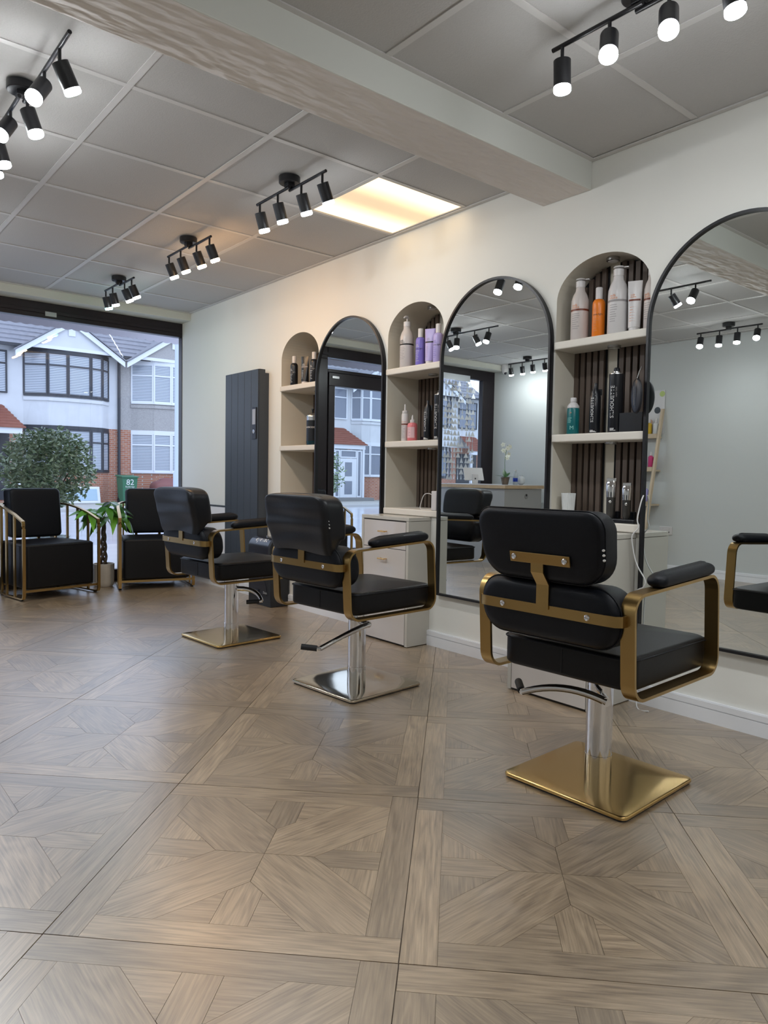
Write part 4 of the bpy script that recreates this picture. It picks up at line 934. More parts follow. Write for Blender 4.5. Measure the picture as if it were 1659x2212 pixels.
LM = [leaf_mesh('leaf', 0.13+0.02*k, 0.027+0.002*k, LEAF, 0.25+0.2*k, tone=k/3) for k in range(4)]
rg = random.Random(5)
for k in range(9):
    az = k*2.4+0.4; el = rg.uniform(0.1, 0.9); top = Vector((0.012*math.cos(az), 0.012*math.sin(az), 0.575)); d = Vector((math.cos(az)*math.cos(el), math.sin(az)*math.cos(el), math.sin(el)))
    ln = rg.uniform(0.09, 0.17); tip = top+d*ln
    MB().tube([top, top+d*ln*0.5+Vector((0, 0, 0.012)), tip], 0.0022, 6).build('petiole', mat('petiole_green', (0.06, 0.15, 0.02), 0.5), mt)
    for j in range(5):
        o = link('leaf', LM[(k+j) % 4], mt); o.location = tip; o.rotation_euler = (rg.uniform(-0.5, 0.5), rg.uniform(-0.25, 0.55), az+(j-2)*0.85+rg.uniform(-0.2, 0.2)); s = rg.uniform(0.75, 1.1); o.scale = (s, s, s)

# ================================================================== RECEPTION SIDE (seen in the mirrors)
rc = thing('reception_counter', 'grey reception counter with oak-edged top, reflected in the middle mirror', 'counter', (-0.845, 5.825, 0))
MB().box(-0.325, 0.325, -0.505, 0.525, 0.0, 0.845).build('body', mat('counter_grey', (0.34, 0.34, 0.34), 0.5), rc)
MB().box(-0.345, 0.345, -0.525, 0.53, 0.849, 0.884).build('worktop', mat('oak_edge', (0.50, 0.36, 0.22), 0.5, var=0.2, vscale=20), rc)
MB().box(-0.345, 0.345, -0.525, 0.53, 0.8845, 0.892).build('top_skin', mat('counter_white', (0.62, 0.60, 0.60), 0.3), rc)
MB().lathe([(0.030, 0), (0.030, 0.004), (0.020, 0.006)], 20, Matrix.Translation((-0.05, -0.505, 0.76)) @ Matrix.Rotation(PI/2, 4, 'X')).build('cable_port', mat('port_grey', (0.25, 0.25, 0.25), 0.4), rc)
MB().lathe([(0.014, 0), (0.014, 0.002)], 16, Matrix.Translation((-0.045, -0.512, 0.775)) @ Matrix.Rotation(PI/2, 4, 'X')).build('port_hole', M['gap'], rc)
ZK = 0.892
t = thing('payment_terminal', 'white tablet till on a stand, on the reception counter', 'till', (-0.655, 5.90, ZK), 0.5)
MB().box(-0.05, 0.05, -0.04, 0.04, 0, 0.006).build('base', C_WHITE, t, bevel=0.002); MB().box(-0.035, 0.035, -0.012, 0.012, 0.006, 0.115).build('stand', C_WHITE, t, bevel=0.004)
MB().box(-0.12, 0.12, 0.0, 0.014, 0.0, 0.17, Matrix.Translation((0.0, 0.015, 0.045)) @ Matrix.Rotation(-0.5, 4, 'X')).build('tablet', C_WHITE, t, bevel=0.005)
MB().box(-0.008, 0.008, -0.0135, -0.0125, 0.055, 0.071).build('logo', M['plastic'], t)
t = thing('orchid', 'white orchid in a bronze tapered pot, on the reception counter', 'plant', (-0.680, 5.455, ZK))
MB().lathe([(0.034, 0), (0.052, 0.085), (0.049, 0.085), (0.046, 0.07)], 24).build('pot', mat('pot_bronze', (0.16, 0.12, 0.09), 0.25, 0.6), t, smooth=40)
MB().lathe([(0.001, 0.078), (0.047, 0.074)], 20, cap0=False, cap1=False).build('moss', mat('moss', (0.06, 0.06, 0.03), 0.9), t)
OL = leaf_mesh('leaf', 0.17, 0.03, leaf_mat('orchid_leaf', (0.015, 0.07, 0.012), (0.03, 0.12, 0.02)), 0.15)
for az, el in ((2.2, -0.95), (2.9, -0.6), (1.2, -0.35), (3.6, -0.2), (0.3, -0.3)):
    o = link('leaf', OL, t); o.location = (0, 0, 0.08); o.rotation_euler = (0, el, az); o.scale = (0.8, 0.8, 0.8)
MB().tube([(0.0, 0, 0.08), (0.01, 0.005, 0.25), (0.0, 0.0, 0.36), (-0.02, -0.01, 0.45)], 0.0025, 6).build('flower_stem', mat('petiole_green', (0.06, 0.15, 0.02), 0.5), t)
PT = leaf_mesh('petal', 0.032, 0.014, mat('orchid_petal', (0.75, 0.75, 0.66), 0.5), 0.3, n=5)
rg = random.Random(3)
for k in range(8):
    c = Vector((rg.uniform(-0.05, 0.04), rg.uniform(-0.04, 0.04), 0.30+0.022*k))
    fo = MB().lathe([(0.003, 0), (0.004, 0.003), (0.001, 0.006)], 8).build('flower', mat('orchid_heart', (0.5, 0.5, 0.12), 0.5), t); fo.location = c; fo.rotation_euler = (rg.uniform(0.6, 1.5), 0, rg.uniform(-0.8, 1.4))
    for j in range(5):
        o = link('petal', PT, fo); o.rotation_euler = (0, -0.3, j*1.257)
t = thing('water_bottle', 'clear plastic water bottle with blue label, on the reception counter', 'bottle', (-0.845, 5.445, ZK))
MB().lathe([(0.026, 0), (0.028, 0.006), (0.028, 0.10), (0.024, 0.125), (0.012, 0.15), (0.011, 0.158)], 24).build('body', mat('pet_clear', (0.55, 0.60, 0.63), 0.1, trans=0.3), t, smooth=45)
MB().lathe([(0.0285, 0.035), (0.0285, 0.078)], 24, cap0=False, cap1=False).build('label_wrap', mat('label_blue', (0.01, 0.04, 0.35), 0.4), t, smooth=40); MB().lathe([(0.013, 0.156), (0.013, 0.172)], 16).build('cap', C_WHITE, t, smooth=40)
t = thing('round_vase', 'small round pale vase at the end of the reception counter', 'vase', (-0.955, 5.45, ZK)); MB().lathe([(0.02, 0), (0.042, 0.02), (0.050, 0.05), (0.038, 0.085), (0.02, 0.10), (0.022, 0.108), (0.019, 0.108), (0.017, 0.10)], 24).build('body', mat('vase_pale', (0.55, 0.57, 0.58), 0.3), t, smooth=50)
t = thing('security_camera', 'white dome camera in the ceiling corner over the counter', 'camera', (-1.44, 6.16, 2.335)); 
MB().lathe([(0.048, 0.0635), (0.048, 0.02), (0.044, 0.0)], 24).build('housing', C_WHITE, t, smooth=40); MB().lathe([(0.040, 0.0), (0.036, -0.022), (0.022, -0.040), (0.004, -0.045)], 24).build('dome', C_WHITE, t, smooth=50); MB().lathe([(0.022, -0.005), (0.020, -0.034), (0.008, -0.052)], 20, Matrix.Translation((0.006, -0.012, 0.0))).build('lens', M['plasticg'], t, smooth=50)
# silver paper garlands in the second window
SIL = mat('foil_silver', (0.62, 0.64, 0.67), 0.35, 0.4)
tv, tf = [(-0.030, 0, 0), (0.030, 0, 0), (0.003, 0, 0.060), (-0.003, 0, 0.060)], [(0, 1, 2, 3)]
TRI = bpy.data.meshes.new('paper_tree'); TRI.from_pydata(tv+[(a, 0.001, c_) for a, b_, c_ in tv], [], [(0, 1, 2, 3), (7, 6, 5, 4), (0, 4, 5, 1), (1, 5, 6, 2), (2, 6, 7, 3), (3, 7, 4, 0)]); TRI.materials.append(SIL)
gh = thing('garland_rail', 'pale foil header strip holding silver paper garlands in the second window', 'rail', (-0.54, 6.345, 2.165)); MB().box(-0.46, 0.52, 0, 0.004, 0, 0.075).build('strip', SIL, gh)
rg = random.Random(9)
NG = ['first', 'second', 'third', 'fourth', 'fifth', 'sixth', 'seventh', 'eighth', 'ninth', 'tenth', 'eleventh', 'twelfth', 'thirteenth', 'fourteenth', 'fifteenth', 'sixteenth']
for k in range(16):
    x = -1.04+0.062*k; g = thing('paper_garland', f'hanging string of small silver paper trees, {NG[k]} from the dark jamb', 'garland', (x, 6.33+rg.uniform(-0.022, 0.006), 0.93), rg.uniform(-0.3, 0.3), 'silver garlands in the second window')
    MB().cyl((0, 0, 0), (0, 0, 1.24), 0.0006, n=5).build('thread', SIL, g)
    for j in range(18):
        o = link('paper_tree', TRI, g); o.location = (0, -0.001, 0.01+0.068*j+rg.uniform(-0.004, 0.004)); o.rotation_euler = (0, 0, rg.uniform(-0.7, 0.7))
# ladder shelf against the left wall
ld_ = thing('ladder_shelf', 'pale wooden ladder shelf leaning on the plain wall, reflected in the near mirror', 'shelf', (XL+0.001, 4.30, 0)); pine = mat('pine', (0.55, 0.44, 0.31), 0.5, var=0.15, vscale=15)
for y in (-0.30, 0.30): MB().add([(0.36, y-0.012, 0), (0.40, y-0.012, 0), (0.40, y+0.012, 0), (0.36, y+0.012, 0), (0.003, y-0.012, 1.72), (0.04, y-0.012, 1.72), (0.04, y+0.012, 1.72), (0.003, y+0.012, 1.72)], [(0, 3, 2, 1), (4, 5, 6, 7), (0, 1, 5, 4), (1, 2, 6, 5), (2, 3, 7, 6), (3, 0, 4, 7)]).build('rail', pine, ld_)
lev = []
for zz in (0.35, 0.72, 1.08, 1.43):
    d = 0.38*(1-zz/1.75)+0.02; MB().box(0.004, d, -0.286, 0.286, zz-0.018, zz).build('board', pine, ld_); MB().box(d, d+0.012, -0.286, 0.286, zz-0.018, zz+0.028).build('lip', pine, ld_); lev.append((zz, d))
cols = [('yellow', (0.62, 0.40, 0.03)), ('white', (0.6, 0.6, 0.6)), ('lilac', (0.36, 0.33, 0.62)), ('magenta', (0.55, 0.05, 0.18)), ('clear grey', (0.45, 0.48, 0.5))]
for (zz, d), row in zip(lev, ((4, 1, 4), (2, 4, 1), (3, 2, 2), (1, 0, 0))):
    for j, ci in enumerate(row):
        nm, cc = cols[ci]; y = 4.30-0.245+0.075*j; h = 0.19 if zz > 1 else 0.21
        sh = {0.35: 'lowest', 0.72: 'second lowest', 1.08: 'third', 1.43: 'top'}[zz]; ps = ['end', 'middle', 'inner'][j]
        t = bottle((XL+max(0.03, d-0.035), y, zz), f'{nm} bottle, {ps} one on the {sh} step of the ladder shelf', 'bottles on the ladder shelf', [(0.026, 0), (0.028, 0.004), (0.028, h*0.7), (0.012, h*0.78)], pm('ladder_'+nm.replace(' ', '_'), cc), rz=PI); MB().lathe([(0.013, h*0.78), (0.013, h)], 16).build('cap', C_WHITE, t, smooth=40)
t = thing('display_card', 'white shelf-top display card with lime slice and brush pictures above the ladder shelf', 'poster', (XL+0.004, 4.09, 1.46)); MB().box(0, 0.004, -0.10, 0.30, 0.0, 0.46).build('card', C_WHITE, t)
for y, zz, r, cc in ((-0.07, 0.42, 0.03, (0.4, 0.5, 0.12)), (-0.02, 0.25, 0.035, (0.01, 0.015, 0.02)), (0.06, 0.13, 0.03, (0.5, 0.3, 0.2)), (0.14, 0.28, 0.03, (0.5, 0.35, 0.25))): MB().lathe([(r, 0), (r, 0.0015)], 20, Matrix.Translation((0.004, y, zz)) @ Matrix.Rotation(PI/2, 4, 'Y')).build('printed_spot', pm('spot_%d' % int(zz*100), cc), t)
t = thing('wall_socket', 'white double wall socket behind the ladder shelf', 'socket', (XL, 3.93, 0.40)); MB().box(0, 0.009, -0.073, 0.073, 0, 0.086).build('plate', C_WHITE, t, bevel=0.003)
for y in (-0.035, 0.035): MB().box(0.009, 0.012, y-0.006, y+0.006, 0.055, 0.07).build('rocker', C_WHITE, t); MB().box(0.009, 0.0093, y-0.008, y+0.008, 0.02, 0.035).build('slots', M['gap'], t)
# ================================================================== THE STREET
GZ = -0.20
struct(MB().box(-45, 40, YW+0.06, 10.0, -0.30, -0.03).build('pavement_near', mat('paving_wet', (0.60, 0.60, 0.61), 0.18, spec=0.8, var=0.1, vscale=3)))
struct(MB().box(-60, 60, 10.0, 20.5, -0.40, -0.15).build('road', mat('asphalt_wet', (0.50, 0.52, 0.57), 0.16, spec=0.9, var=0.15, vscale=1.5, bump=0.1, bscale=60)))
struct(MB().box(-60, 60, 20.5, 20.65, -0.40, -0.06).build('kerb', mat('kerb_stone', (0.42, 0.41, 0.40), 0.7)))
struct(MB().box(-60, 60, 20.65, 23.4, -0.40, -0.08).build('pavement_far', mat('paving_far', (0.36, 0.35, 0.33), 0.7, var=0.15, vscale=4)))
struct(MB().box(-60, 60, 23.4, 40, -0.42, GZ).build('forecourt', mat('concrete_drive', (0.34, 0.32, 0.29), 0.8, var=0.2, vscale=2)))
tag(MB().box(7.5, 13.5, 22.3, 23.35, -0.08, -0.05).build('grass_verge', mat('grass', (0.13, 0.19, 0.06), 0.9, var=0.3, vscale=8, bump=0.6, bscale=80)), 'thin strip of worn grass beyond the road', 'grass')['kind'] = 'stuff'
RENDER = mat('white_render', (0.60, 0.61, 0.63), 0.85, bump=0.5, bscale=18, var=0.10, vscale=2.2, detail=6)
PEBBLE = mat('pebbledash', (0.36, 0.345, 0.335), 0.9, bump=0.8, bscale=60, var=0.30, vscale=26, detail=4)
BRICK = brick_mat('red_brick', (0.36, 0.13, 0.075), (0.44, 0.19, 0.11), (0.42, 0.38, 0.34))
ROOFG = mat('roof_grey', (0.20, 0.20, 0.225), 0.6, var=0.25, vscale=7); ROOFR = mat('roof_red', (0.22, 0.075, 0.05), 0.8, var=0.25, vscale=7)
FRW, FRB = mat('upvc_white', (0.68, 0.70, 0.74), 0.35), mat('upvc_anthracite', (0.035, 0.037, 0.045), 0.4)
def blind_mat():
    m, nt, p = principled('pane_with_blind'); N = nt.nodes.new; L = nt.links.new
    tc = N('ShaderNodeTexCoord'); wv = N('ShaderNodeTexWave'); wv.bands_direction = 'Z'; wv.inputs['Scale'].default_value = 5.2; wv.inputs['Distortion'].default_value = 0.0
    L(tc.outputs['Object'], wv.inputs['Vector']); rp = N('ShaderNodeValToRGB'); rp.color_ramp.elements[0].color = (0.10, 0.12, 0.15, 1); rp.color_ramp.elements[1].color = (0.50, 0.54, 0.60, 1)
    rp.color_ramp.elements[0].position = 0.1; rp.color_ramp.elements[1].position = 0.5
    L(wv.outputs['Fac'], rp.inputs[0]); L(rp.outputs[0], p.inputs['Base Color']); p.inputs['Roughness'].default_value = 0.08; return m
PANE = blind_mat(); PANE2 = mat('pane_dim', (0.20, 0.22, 0.27), 0.08)
def facet_window(parent, p, q, z0, z1, fm, pm_, transom=0.30, fw=0.055):
    """one light between plan points p and q"""
    p, q = Vector((p[0], p[1], 0)), Vector((q[0], q[1], 0)); d = (q-p); L_ = d.length; ang = math.atan2(d.y, d.x)
    T = Matrix.Translation(p) @ Matrix.Rotation(ang, 4, 'Z')
    mb = MB(); zt = z1-(z1-z0)*transom
    mb.box(0, L_, -0.03, 0.05, z0, z0+fw, T); mb.box(0, L_, -0.03, 0.05, z1-fw, z1, T); mb.box(0, fw, -0.03, 0.05, z0+fw, z1-fw, T); mb.box(L_-fw, L_, -0.03, 0.05, z0+fw, z1-fw, T)
    if transom: mb.box(fw, L_-fw, -0.03, 0.05, zt-fw/2, zt+fw/2, T)
    wd = mb.build('window', fm, parent)
    MB().box(fw, L_-fw, 0.0, 0.01, z0+fw, (zt-fw/2) if transom else z1-fw, T).build('pane', pm_, wd)
    if transom: MB().box(fw, L_-fw, 0.0, 0.01, zt+fw/2, z1-fw, T).build('pane', pm_, wd)
    return wd
def plan_wall(parent, pts, z0, z1, m, name, th=0.10):
    mb = MB()
    for a, b in zip(pts, pts[1:]):
        a, b = Vector((a[0], a[1], 0)), Vector((b[0], b[1], 0)); d = b-a; T = Matrix.Translation(a) @ Matrix.Rotation(math.atan2(d.y, d.x), 4, 'Z'); mb.box(-0.02, d.length+0.02, 0.0, th, z0, z1, T)
    return mb.build(name, m, parent)
def roof_courses(parent, x0, x1, y0, z0, y1, z1, n, m, name='roof', x0t=None, x1t=None):
    mb = MB(); x0t = x0 if x0t is None else x0t; x1t = x1 if x1t is None else x1t
    for k in range(n):
        s, e = k/n, (k+1)/n; ya, yb = y0+(y1-y0)*s, y0+(y1-y0)*e; za, zb = z0+(z1-z0)*s, z0+(z1-z0)*e
        a0, b0 = x0+(x0t-x0)*s, x1+(x1t-x1)*s; a1, b1 = x0+(x0t-x0)*e, x1+(x1t-x1)*e; h = 0.045
        mb.add([(a0, ya, za+h), (b0, ya, za+h), (b1, yb, zb+0.005), (a1, yb, zb+0.005), (a0, ya, za), (b0, ya, za)], [(0, 1, 2, 3), (4, 5, 1, 0)])
    return mb.build(name, m, parent)
YF, YM = 27.83, 28.40
def house(xa, xb, bay, porch, label, upper, fm, pmat, roofm=ROOFG, band_brick=True):
    h = thing('terraced_house', label, 'house', (0, 0, 0), 0, 'terraced houses across the street')
    MB().box(xa, xb, YM, YM+0.3, 2.62, 5.42, None).build('upper_wall', upper, h); MB().box(xa, xb, YM, YM+0.3, GZ, 2.62).build('brick_wall', BRICK if band_brick else upper, h)
    x0, x1 = bay; n = 5
    fr_ = [0, 0.235, 0.455, 0.725, 0.88, 1.0]; dp = [0.0, 0.80, 1.0, 0.98, 0.72, 0.0]
    pts = [(x0+(x1-x0)*f, YM-(YM-YF)*d) for f, d in zip(fr_, dp)]
    plan_wall(h, pts, GZ, 0.93, BRICK, 'bay_brick'); plan_wall(h, pts, 2.50, 3.66, upper, 'bay_render'); plan_wall(h, pts, 5.24, 5.42, upper, 'bay_top')
    for z0, z1 in ((0.93, 2.50), (3.66, 5.24)):
        for a, b in zip(pts, pts[1:]): facet_window(h, a, b, z0+0.06, z1, fm, pmat)
        plan_wall(h, [(p[0], p[1]-0.07) for p in pts], z0, z0+0.06, fm, 'window_sill', 0.2); plan_wall(h, [(p[0], p[1]-0.03) for p in pts], z1-0.02, z1+0.12, fm, 'window_head', 0.2)
    plan_wall(h, [(p[0], p[1]-0.05) for p in pts], 3.50, 3.62, upper, 'string_course', 0.1)
    # gable over the bay
    gm = (x0+x1)/2; gw = (x1-x0)/2+0.12; za, zp = 5.36, 6.42
    MB().prism([(gm-gw, za), (gm+gw, za), (gm, zp)], lambda a, b, d: Vector((a, d, b)), YF-0.02, YM+0.2).build('gable_wall', upper, h)
    MB().box(gm-gw+0.25, gm+gw-0.25, YF-0.06, YF-0.02, za-0.02, za+0.10).build('gable_board', FRW, h)
    for s in (-1, 1):
        e0 = Vector((gm+s*(gw+0.28), YF-0.14, za-0.20)); e1 = Vector((gm, YF-0.14, zp+0.06)); 
        MB().add([e0, e1, e1+Vector((0, 0, -0.22)), e0+Vector((0, 0, -0.20)), e0+Vector((0, 0.05, 0)), e1+Vector((0, 0.05, 0)), e1+Vector((0, 0.05, -0.22)), e0+Vector((0, 0.05, -0.20))], [(0, 1, 2, 3), (7, 6, 5, 4), (0, 4, 5, 1), (3, 2, 6, 7), (0, 3, 7, 4)]).build('bargeboard', FRW, h)
        MB().add([e0+Vector((s*0.06, -0.05, 0.03)), e1+Vector((0, -0.05, 0.06)), e1+Vector((0, 2.6, 0.06)), e0+Vector((s*0.06, 2.6, 0.03)), e0+Vector((s*0.06, -0.05, -0.02)), e1+Vector((0, -0.05, 0.01))], [(0, 1, 2, 3), (4, 5, 1, 0)]).build('gable_roof', roofm, h)
    MB().box(gm-0.12, gm+0.12, YF-0.06, YF-0.02, 5.88, 6.16).build('gable_vent', FRW, h)
    roof_courses(h, xa, xb, YM-0.35, 5.40, YM+4.2, 8.7, 16, roofm)
    MB().box(xa, xb, YM-0.42, YM-0.34, 5.33, 5.44).build('gutter', FRB, h)
    xd = xb-0.02 if bay[1] > (xa+xb)/2 else xa+0.08
    for x in ((xd,) if True else ()): MB().cyl((x, YM-0.08, GZ), (x, YM-0.08, 5.33), 0.055, n=10).build('downpipe', FRB, h)
    # porch with tiled lean-to roof
    p0, p1 = porch; px = (p0+p1)/2
    roof_courses(h, p0-0.12, p1+0.12, YM-1.35, 2.42, YM, 3.28, 8, ROOFR, 'porch_roof', p0+0.35, p1-0.35)
    MB().box(p0-0.02, p1+0.02, YM-1.28, YM-1.12, 2.22, 2.42).build('porch_beam', FRW, h)
    for x in (p0, p1-0.12): MB().box(x, x+0.12, YM-1.26, YM-1.14, GZ, 2.22).build('porch_post', FRW, h)
    MB().box(p0+0.12, p1-0.12, YM-0.02, YM+0.02, GZ+0.1, 2.3).build('porch_back', FRB, h)
    facet_window(h, (px-0.75, YM-0.04), (px+0.05, YM-0.04), 3.70, 5.20, fm, pmat); facet_window(h, (px+0.05, YM-0.04), (px+0.72, YM-0.04), 3.70, 5.20, fm, pmat)
    if fm is FRW:
        dy = YM-1.20
        for a, b in ((p0+0.14, px-0.50), (px+0.50, p1-0.14)): facet_window(h, (a, dy), (b, dy), GZ+0.15, 2.18, FRW, PANE2, 0.0, 0.07)
        d = MB().box(px-0.48, px+0.48, dy-0.03, dy+0.03, GZ+0.15, 1.78).build('front_door', FRW, h); MB().box(px-0.20, px+0.20, dy-0.04, dy-0.03, 0.95, 1.6).build('door_pane', PANE2, d); MB().box(px-0.22, px+0.22, dy-0.04, dy-0.03, 0.10, 0.72).build('door_pane', PANE2, d)
        facet_window(h, (px-0.48, dy), (px+0.48, dy), 1.80, 2.18, FRW, PANE2, 0.0, 0.06)
        MB().box(p0-0.1, p1+0.25, YM-1.9, YM-1.2, GZ, GZ+0.14).build('doorstep', mat('step_stone', (0.22, 0.22, 0.22), 0.8), h)
    return h
house(4.42, 10.02, (6.60, 9.62), (4.45, 6.25), 'white rendered house with black bay windows, filling the shop window', RENDER, FRB, PANE)
house(10.06, 15.6, (10.50, 13.6), (13.8, 15.4), 'grey pebbledashed house with white windows at the right of the view', PEBBLE, FRW, PANE)
house(-1.2, 4.38, (-0.75, 2.2), (2.45, 4.2), 'white rendered house left of the black-windowed one', RENDER, FRB, PANE)
house(-19.1, -13.4, (-18.55, -15.72), (-15.62, -13.75), 'white house with glazed white porch, reflected in the far mirror', RENDER, FRW, PANE2)
house(-25.0, -19.14, (-22.6, -19.6), (-24.8, -22.95), 'house with dark bay windows reflected behind the garlands', RENDER, FRB, PANE2)
house(-13.36, -7.6, (-10.8, -7.9), (-12.9, -11.1), 'white house beside the porch house, beyond the mirror views', RENDER, FRW, PANE2)
# bin, boards, lamp post, tubs
bn = thing('wheelie_bin', 'green wheelie bin numbered 82 in front of the houses', 'bin', (9.85, 27.05, GZ))
R = [[Vector((a*w_/2, b*d_/2, zz)) for a, b in ((-1, -1), (1, -1), (1, 1), (-1, 1))] for w_, d_, zz in ((0.46, 0.5, 0.05), (0.58, 0.66, 0.98))]
GRN = mat('bin_green', (0.045, 0.16, 0.09), 0.45); MB().rings(R).build('body', GRN, bn, bevel=0.02)
MB().add([(-0.32, -0.38, 1.0), (0.32, -0.38, 1.0), (0.32, 0.36, 1.06), (-0.32, 0.36, 1.06), (-0.32, -0.38, 0.96), (0.32, -0.38, 0.96), (0.32, 0.36, 1.0), (-0.32, 0.36, 1.0)], [(0, 1, 2, 3), (7, 6, 5, 4), (0, 4, 5, 1), (1, 5, 6, 2), (2, 6, 7, 3), (3, 7, 4, 0)]).build('lid', GRN, bn, bevel=0.01)
for x in (-0.22, 0.22): MB().cyl((x-0.03, 0.25, 0.10), (x+0.03, 0.25, 0.10), 0.10, n=16).build('wheel', M['rubber'], bn)
fb = lambda zc, k=0.0: (lambda x, y: Vector((x, -0.25-0.08*((zc+y-0.05)/0.93)-0.012, zc+y)))
lettering(bn, '82', 0.30, fb(0.78), M['inkw']); lettering(bn, 'Redbridge', 0.085, fb(0.62), M['inkw']); lettering(bn, 'recycling', 0.05, fb(0.50), M['inkw'])
t = thing('leaning_board', 'pale framed board leaning against the brick wall across the street', 'board', (8.0, 27.3, GZ)); Tb = Matrix.Rotation(-0.25, 4, 'X'); MB().box(-0.95, 0.95, -0.03, 0.0, 0.0, 0.62, Tb).build('frame', FRW, t); MB().box(-0.85, 0.85, -0.04, -0.03, 0.09, 0.53, Tb).build('sheet', mat('sheet_blue', (0.35, 0.48, 0.58), 0.3), t)
t = thing('car_cover', 'reddish covered heap by the white window of the grey house', 'cover', (11.85, 26.9, GZ)); cushion(rrect(2.2, 1.0, 0.3), 0.85, 0.25, lambda a, b, d: Vector((a, b, d)), 0, 0.12).build('sheet', mat('maroon_sheet', (0.20, 0.075, 0.07), 0.6, bump=0.4, bscale=6), t, smooth=60)
t = thing('garden_tub', 'dark tub with scruffy plant beside the green bin', 'tub', (10.35, 26.6, GZ)); MB().lathe([(0.17, 0), (0.22, 0.36), (0.2, 0.36), (0.19, 0.3)], 16).build('tub', M['rubber'], t, smooth=40)
t = thing('lamp_post', 'grey steel lamp post at the right edge of the window', 'lamp post', (7.92, 18.15, -0.15)); MB().lathe([(0.09, 0), (0.09, 1.1), (0.055, 1.15), (0.05, 6.0)], 16).build('pole', mat('galvanised', (0.45, 0.50, 0.58), 0.5), t, smooth=40); MB().box(-0.06, 0.06, -0.7, 0.05, 6.0, 6.1).build('lantern', M['silver'], t)
# ---- foliage
def foliage(n, shape, size, seed, m, name, parent, flat=0.35):
    rg = random.Random(seed); mb = MB()
    for _ in range(n):
        c = shape(rg); a = Vector((rg.uniform(-1, 1), rg.uniform(-1, 1), rg.uniform(-0.7, 0.5))).normalized(); b = a.cross(Vector((rg.uniform(-1, 1), rg.uniform(-1, 1), rg.uniform(-1, 1)))).normalized(); L_ = size*rg.uniform(0.7, 1.3); mb.t = rg.random(); up = a.cross(b)*L_*0.12
        mb.add([c, c+a*L_*0.5+b*L_*flat*0.6+up, c+a*L_, c+a*L_*0.5-b*L_*flat*0.6+up], [(0, 1, 2), (0, 2, 3)])
    return mb.build(name, m, parent, tone=True)
def ball(cx, cy, cz, rx, ry, rz_, hollow=0.45):
    def f(rg):
        while True:
            v = Vector((rg.uniform(-1, 1), rg.uniform(-1, 1), rg.uniform(-1, 1)))
            if hollow < v.length < 1 and noise.noise(v*2.3+Vector((cx, cy, cz))) > -0.22: return Vector((cx+v.x*rx, cy+v.y*ry, cz+v.z*rz_))
    return f
LF = leaf_mat('bush_leaf', (0.07, 0.13, 0.06), (0.33, 0.42, 0.26), 0.25)
bs = thing('bay_tree', 'clipped leafy tree in a pot outside the shop window', 'tree', (1.955, 7.45, -0.03))
foliage(5200, ball(0, 0, 1.02, 0.43, 0.40, 0.39, 0.3), 0.058, 11, LF, 'crown', bs)['kind'] = 'stuff'
MB().tube([(0.03, 0, 0.28), (0.04, 0, 0.5), (0.02, 0.0, 0.72), (0.0, 0, 0.95)], [0.030, 0.026, 0.022, 0.012], 10).build('trunk', mat('bark_brown', (0.09, 0.065, 0.045), 0.8, var=0.3, vscale=30), bs, smooth=60)
for k in range(6): MB().tube([(0.02, 0, 0.66), (0.12*math.cos(k*1.05), 0.12*math.sin(k*1.05), 0.82), (0.26*math.cos(k*1.05), 0.26*math.sin(k*1.05), 1.0)], [0.012, 0.009, 0.005], 6).build('branch', MATS['bark_brown'], bs, smooth=60)
MB().lathe([(0.14, 0), (0.19, 0.36), (0.17, 0.36), (0.165, 0.30)], 24).build('pot', mat('pot_pattern', (0.32, 0.38, 0.38), 0.5, var=0.9, vscale=32, detail=0.5), bs, smooth=40)
MB().lathe([(0.001, 0.31), (0.165, 0.305)], 20, cap0=False, cap1=False).build('soil', MATS['soil'], bs)
for k, (x, y, r, lb_) in enumerate(((-10.9, 20.9+3.2, 1.05, 'round bush in a front garden, reflected at the edge of the far mirror'),)):
    t = thing('garden_bush', lb_, 'bush', (x, y, GZ)); foliage(900, ball(0, 0, 1.25, r, r*0.9, r), 0.20, 21+k, LF, 'crown', t)['kind'] = 'stuff'; MB().cyl((0, 0, 0), (0, 0, 0.8), 0.06, n=8).build('trunk', MATS['bark_brown'], t)
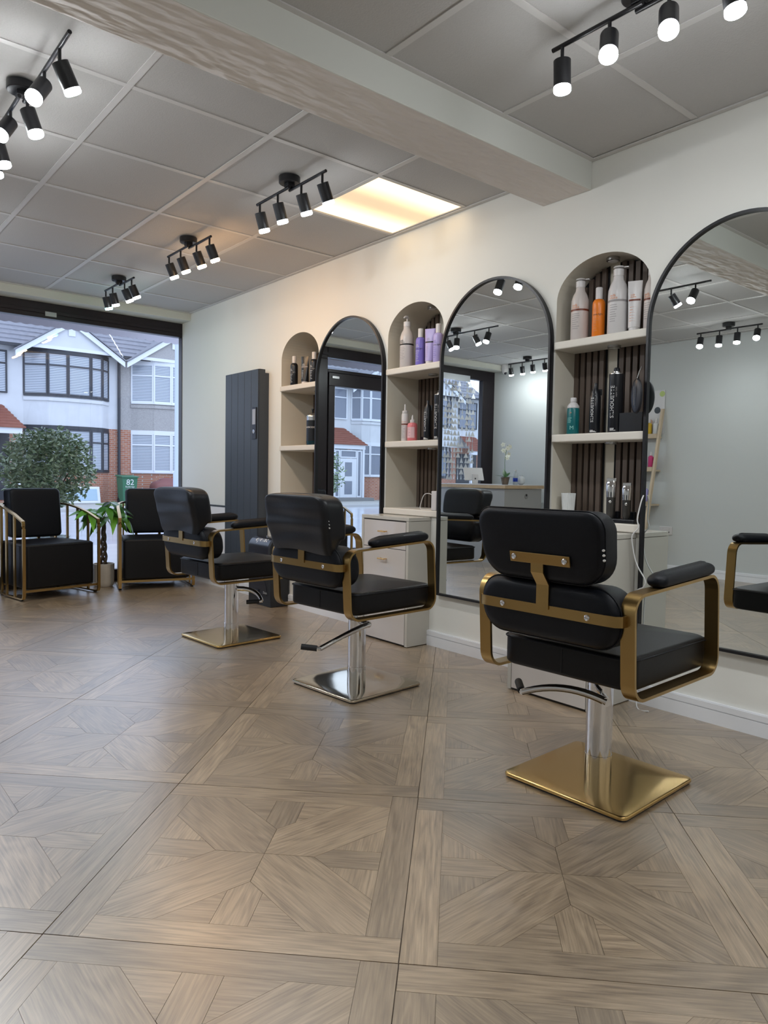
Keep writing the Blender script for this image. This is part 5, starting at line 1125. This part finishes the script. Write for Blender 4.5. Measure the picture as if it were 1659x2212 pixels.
# shop awning with a scalloped valance
def awning_mat():
    m = bpy.data.materials.new('awning_fabric'); m.use_nodes = True; nt = m.node_tree; nt.nodes.clear(); N = nt.nodes.new; L = nt.links.new
    o = N('ShaderNodeOutputMaterial'); d = N('ShaderNodeBsdfDiffuse'); tr = N('ShaderNodeBsdfTranslucent'); mx = N('ShaderNodeMixShader'); mx.inputs[0].default_value = 0.35
    tc = N('ShaderNodeTexCoord'); n = N('ShaderNodeTexNoise'); n.inputs['Scale'].default_value = 1.1; n.inputs['Detail'].default_value = 6; L(tc.outputs['Object'], n.inputs['Vector'])
    r = N('ShaderNodeValToRGB'); r.color_ramp.elements[0].position = 0.46; r.color_ramp.elements[0].color = (0.50, 0.46, 0.52, 1); r.color_ramp.elements[1].position = 0.60; r.color_ramp.elements[1].color = (0.26, 0.21, 0.14, 1)
    L(n.outputs['Fac'], r.inputs[0]); L(r.outputs[0], d.inputs[0]); L(r.outputs[0], tr.inputs[0]); L(d.outputs[0], mx.inputs[1]); L(tr.outputs[0], mx.inputs[2]); L(mx.outputs[0], o.inputs[0]); return m
AW = awning_mat()
t = thing('shop_awning', 'lilac fabric awning with scalloped edge over the shop window', 'awning', (0.7, 6.47, 2.372))
MB().add([(-2.6, 0, 0.36), (3.0, 0, 0.36), (3.0, 1.10, 0.065), (-2.6, 1.10, 0.065), (-2.6, 0, 0.366), (3.0, 0, 0.366), (3.0, 1.10, 0.071), (-2.6, 1.10, 0.071)], [(0, 3, 2, 1), (4, 5, 6, 7), (0, 1, 5, 4), (1, 2, 6, 5), (2, 3, 7, 6), (3, 0, 4, 7)]).build('canopy', AW, t)
vl = [(-2.6, 0.07)]+[(-2.6+5.6*i/300, -0.012*abs(math.sin(PI*i/5))) for i in range(301)]+[(3.0, 0.07)]
MB().prism(vl, lambda a, b, d: Vector((a, 1.10+d, b)), 0.0, 0.004).build('valance', mat('valance_white', (0.62, 0.60, 0.66), 0.8), t)
for x in (-2.58, 0.2, 2.98): MB().tube([(x, 0.02, 0.18), (x, 0.55, 0.16), (x, 1.09, 0.07)], 0.012, 8).build('awning_arm', FRW, t)
MB().box(-2.65, 3.05, -0.02, 0.06, 0.34, 0.44).build('awning_box', FRW, t)
struct(MB().box(XL-0.3, NB+0.3, 6.40, 6.46, 2.426, 5.6).build('wall_above_front', RENDER))
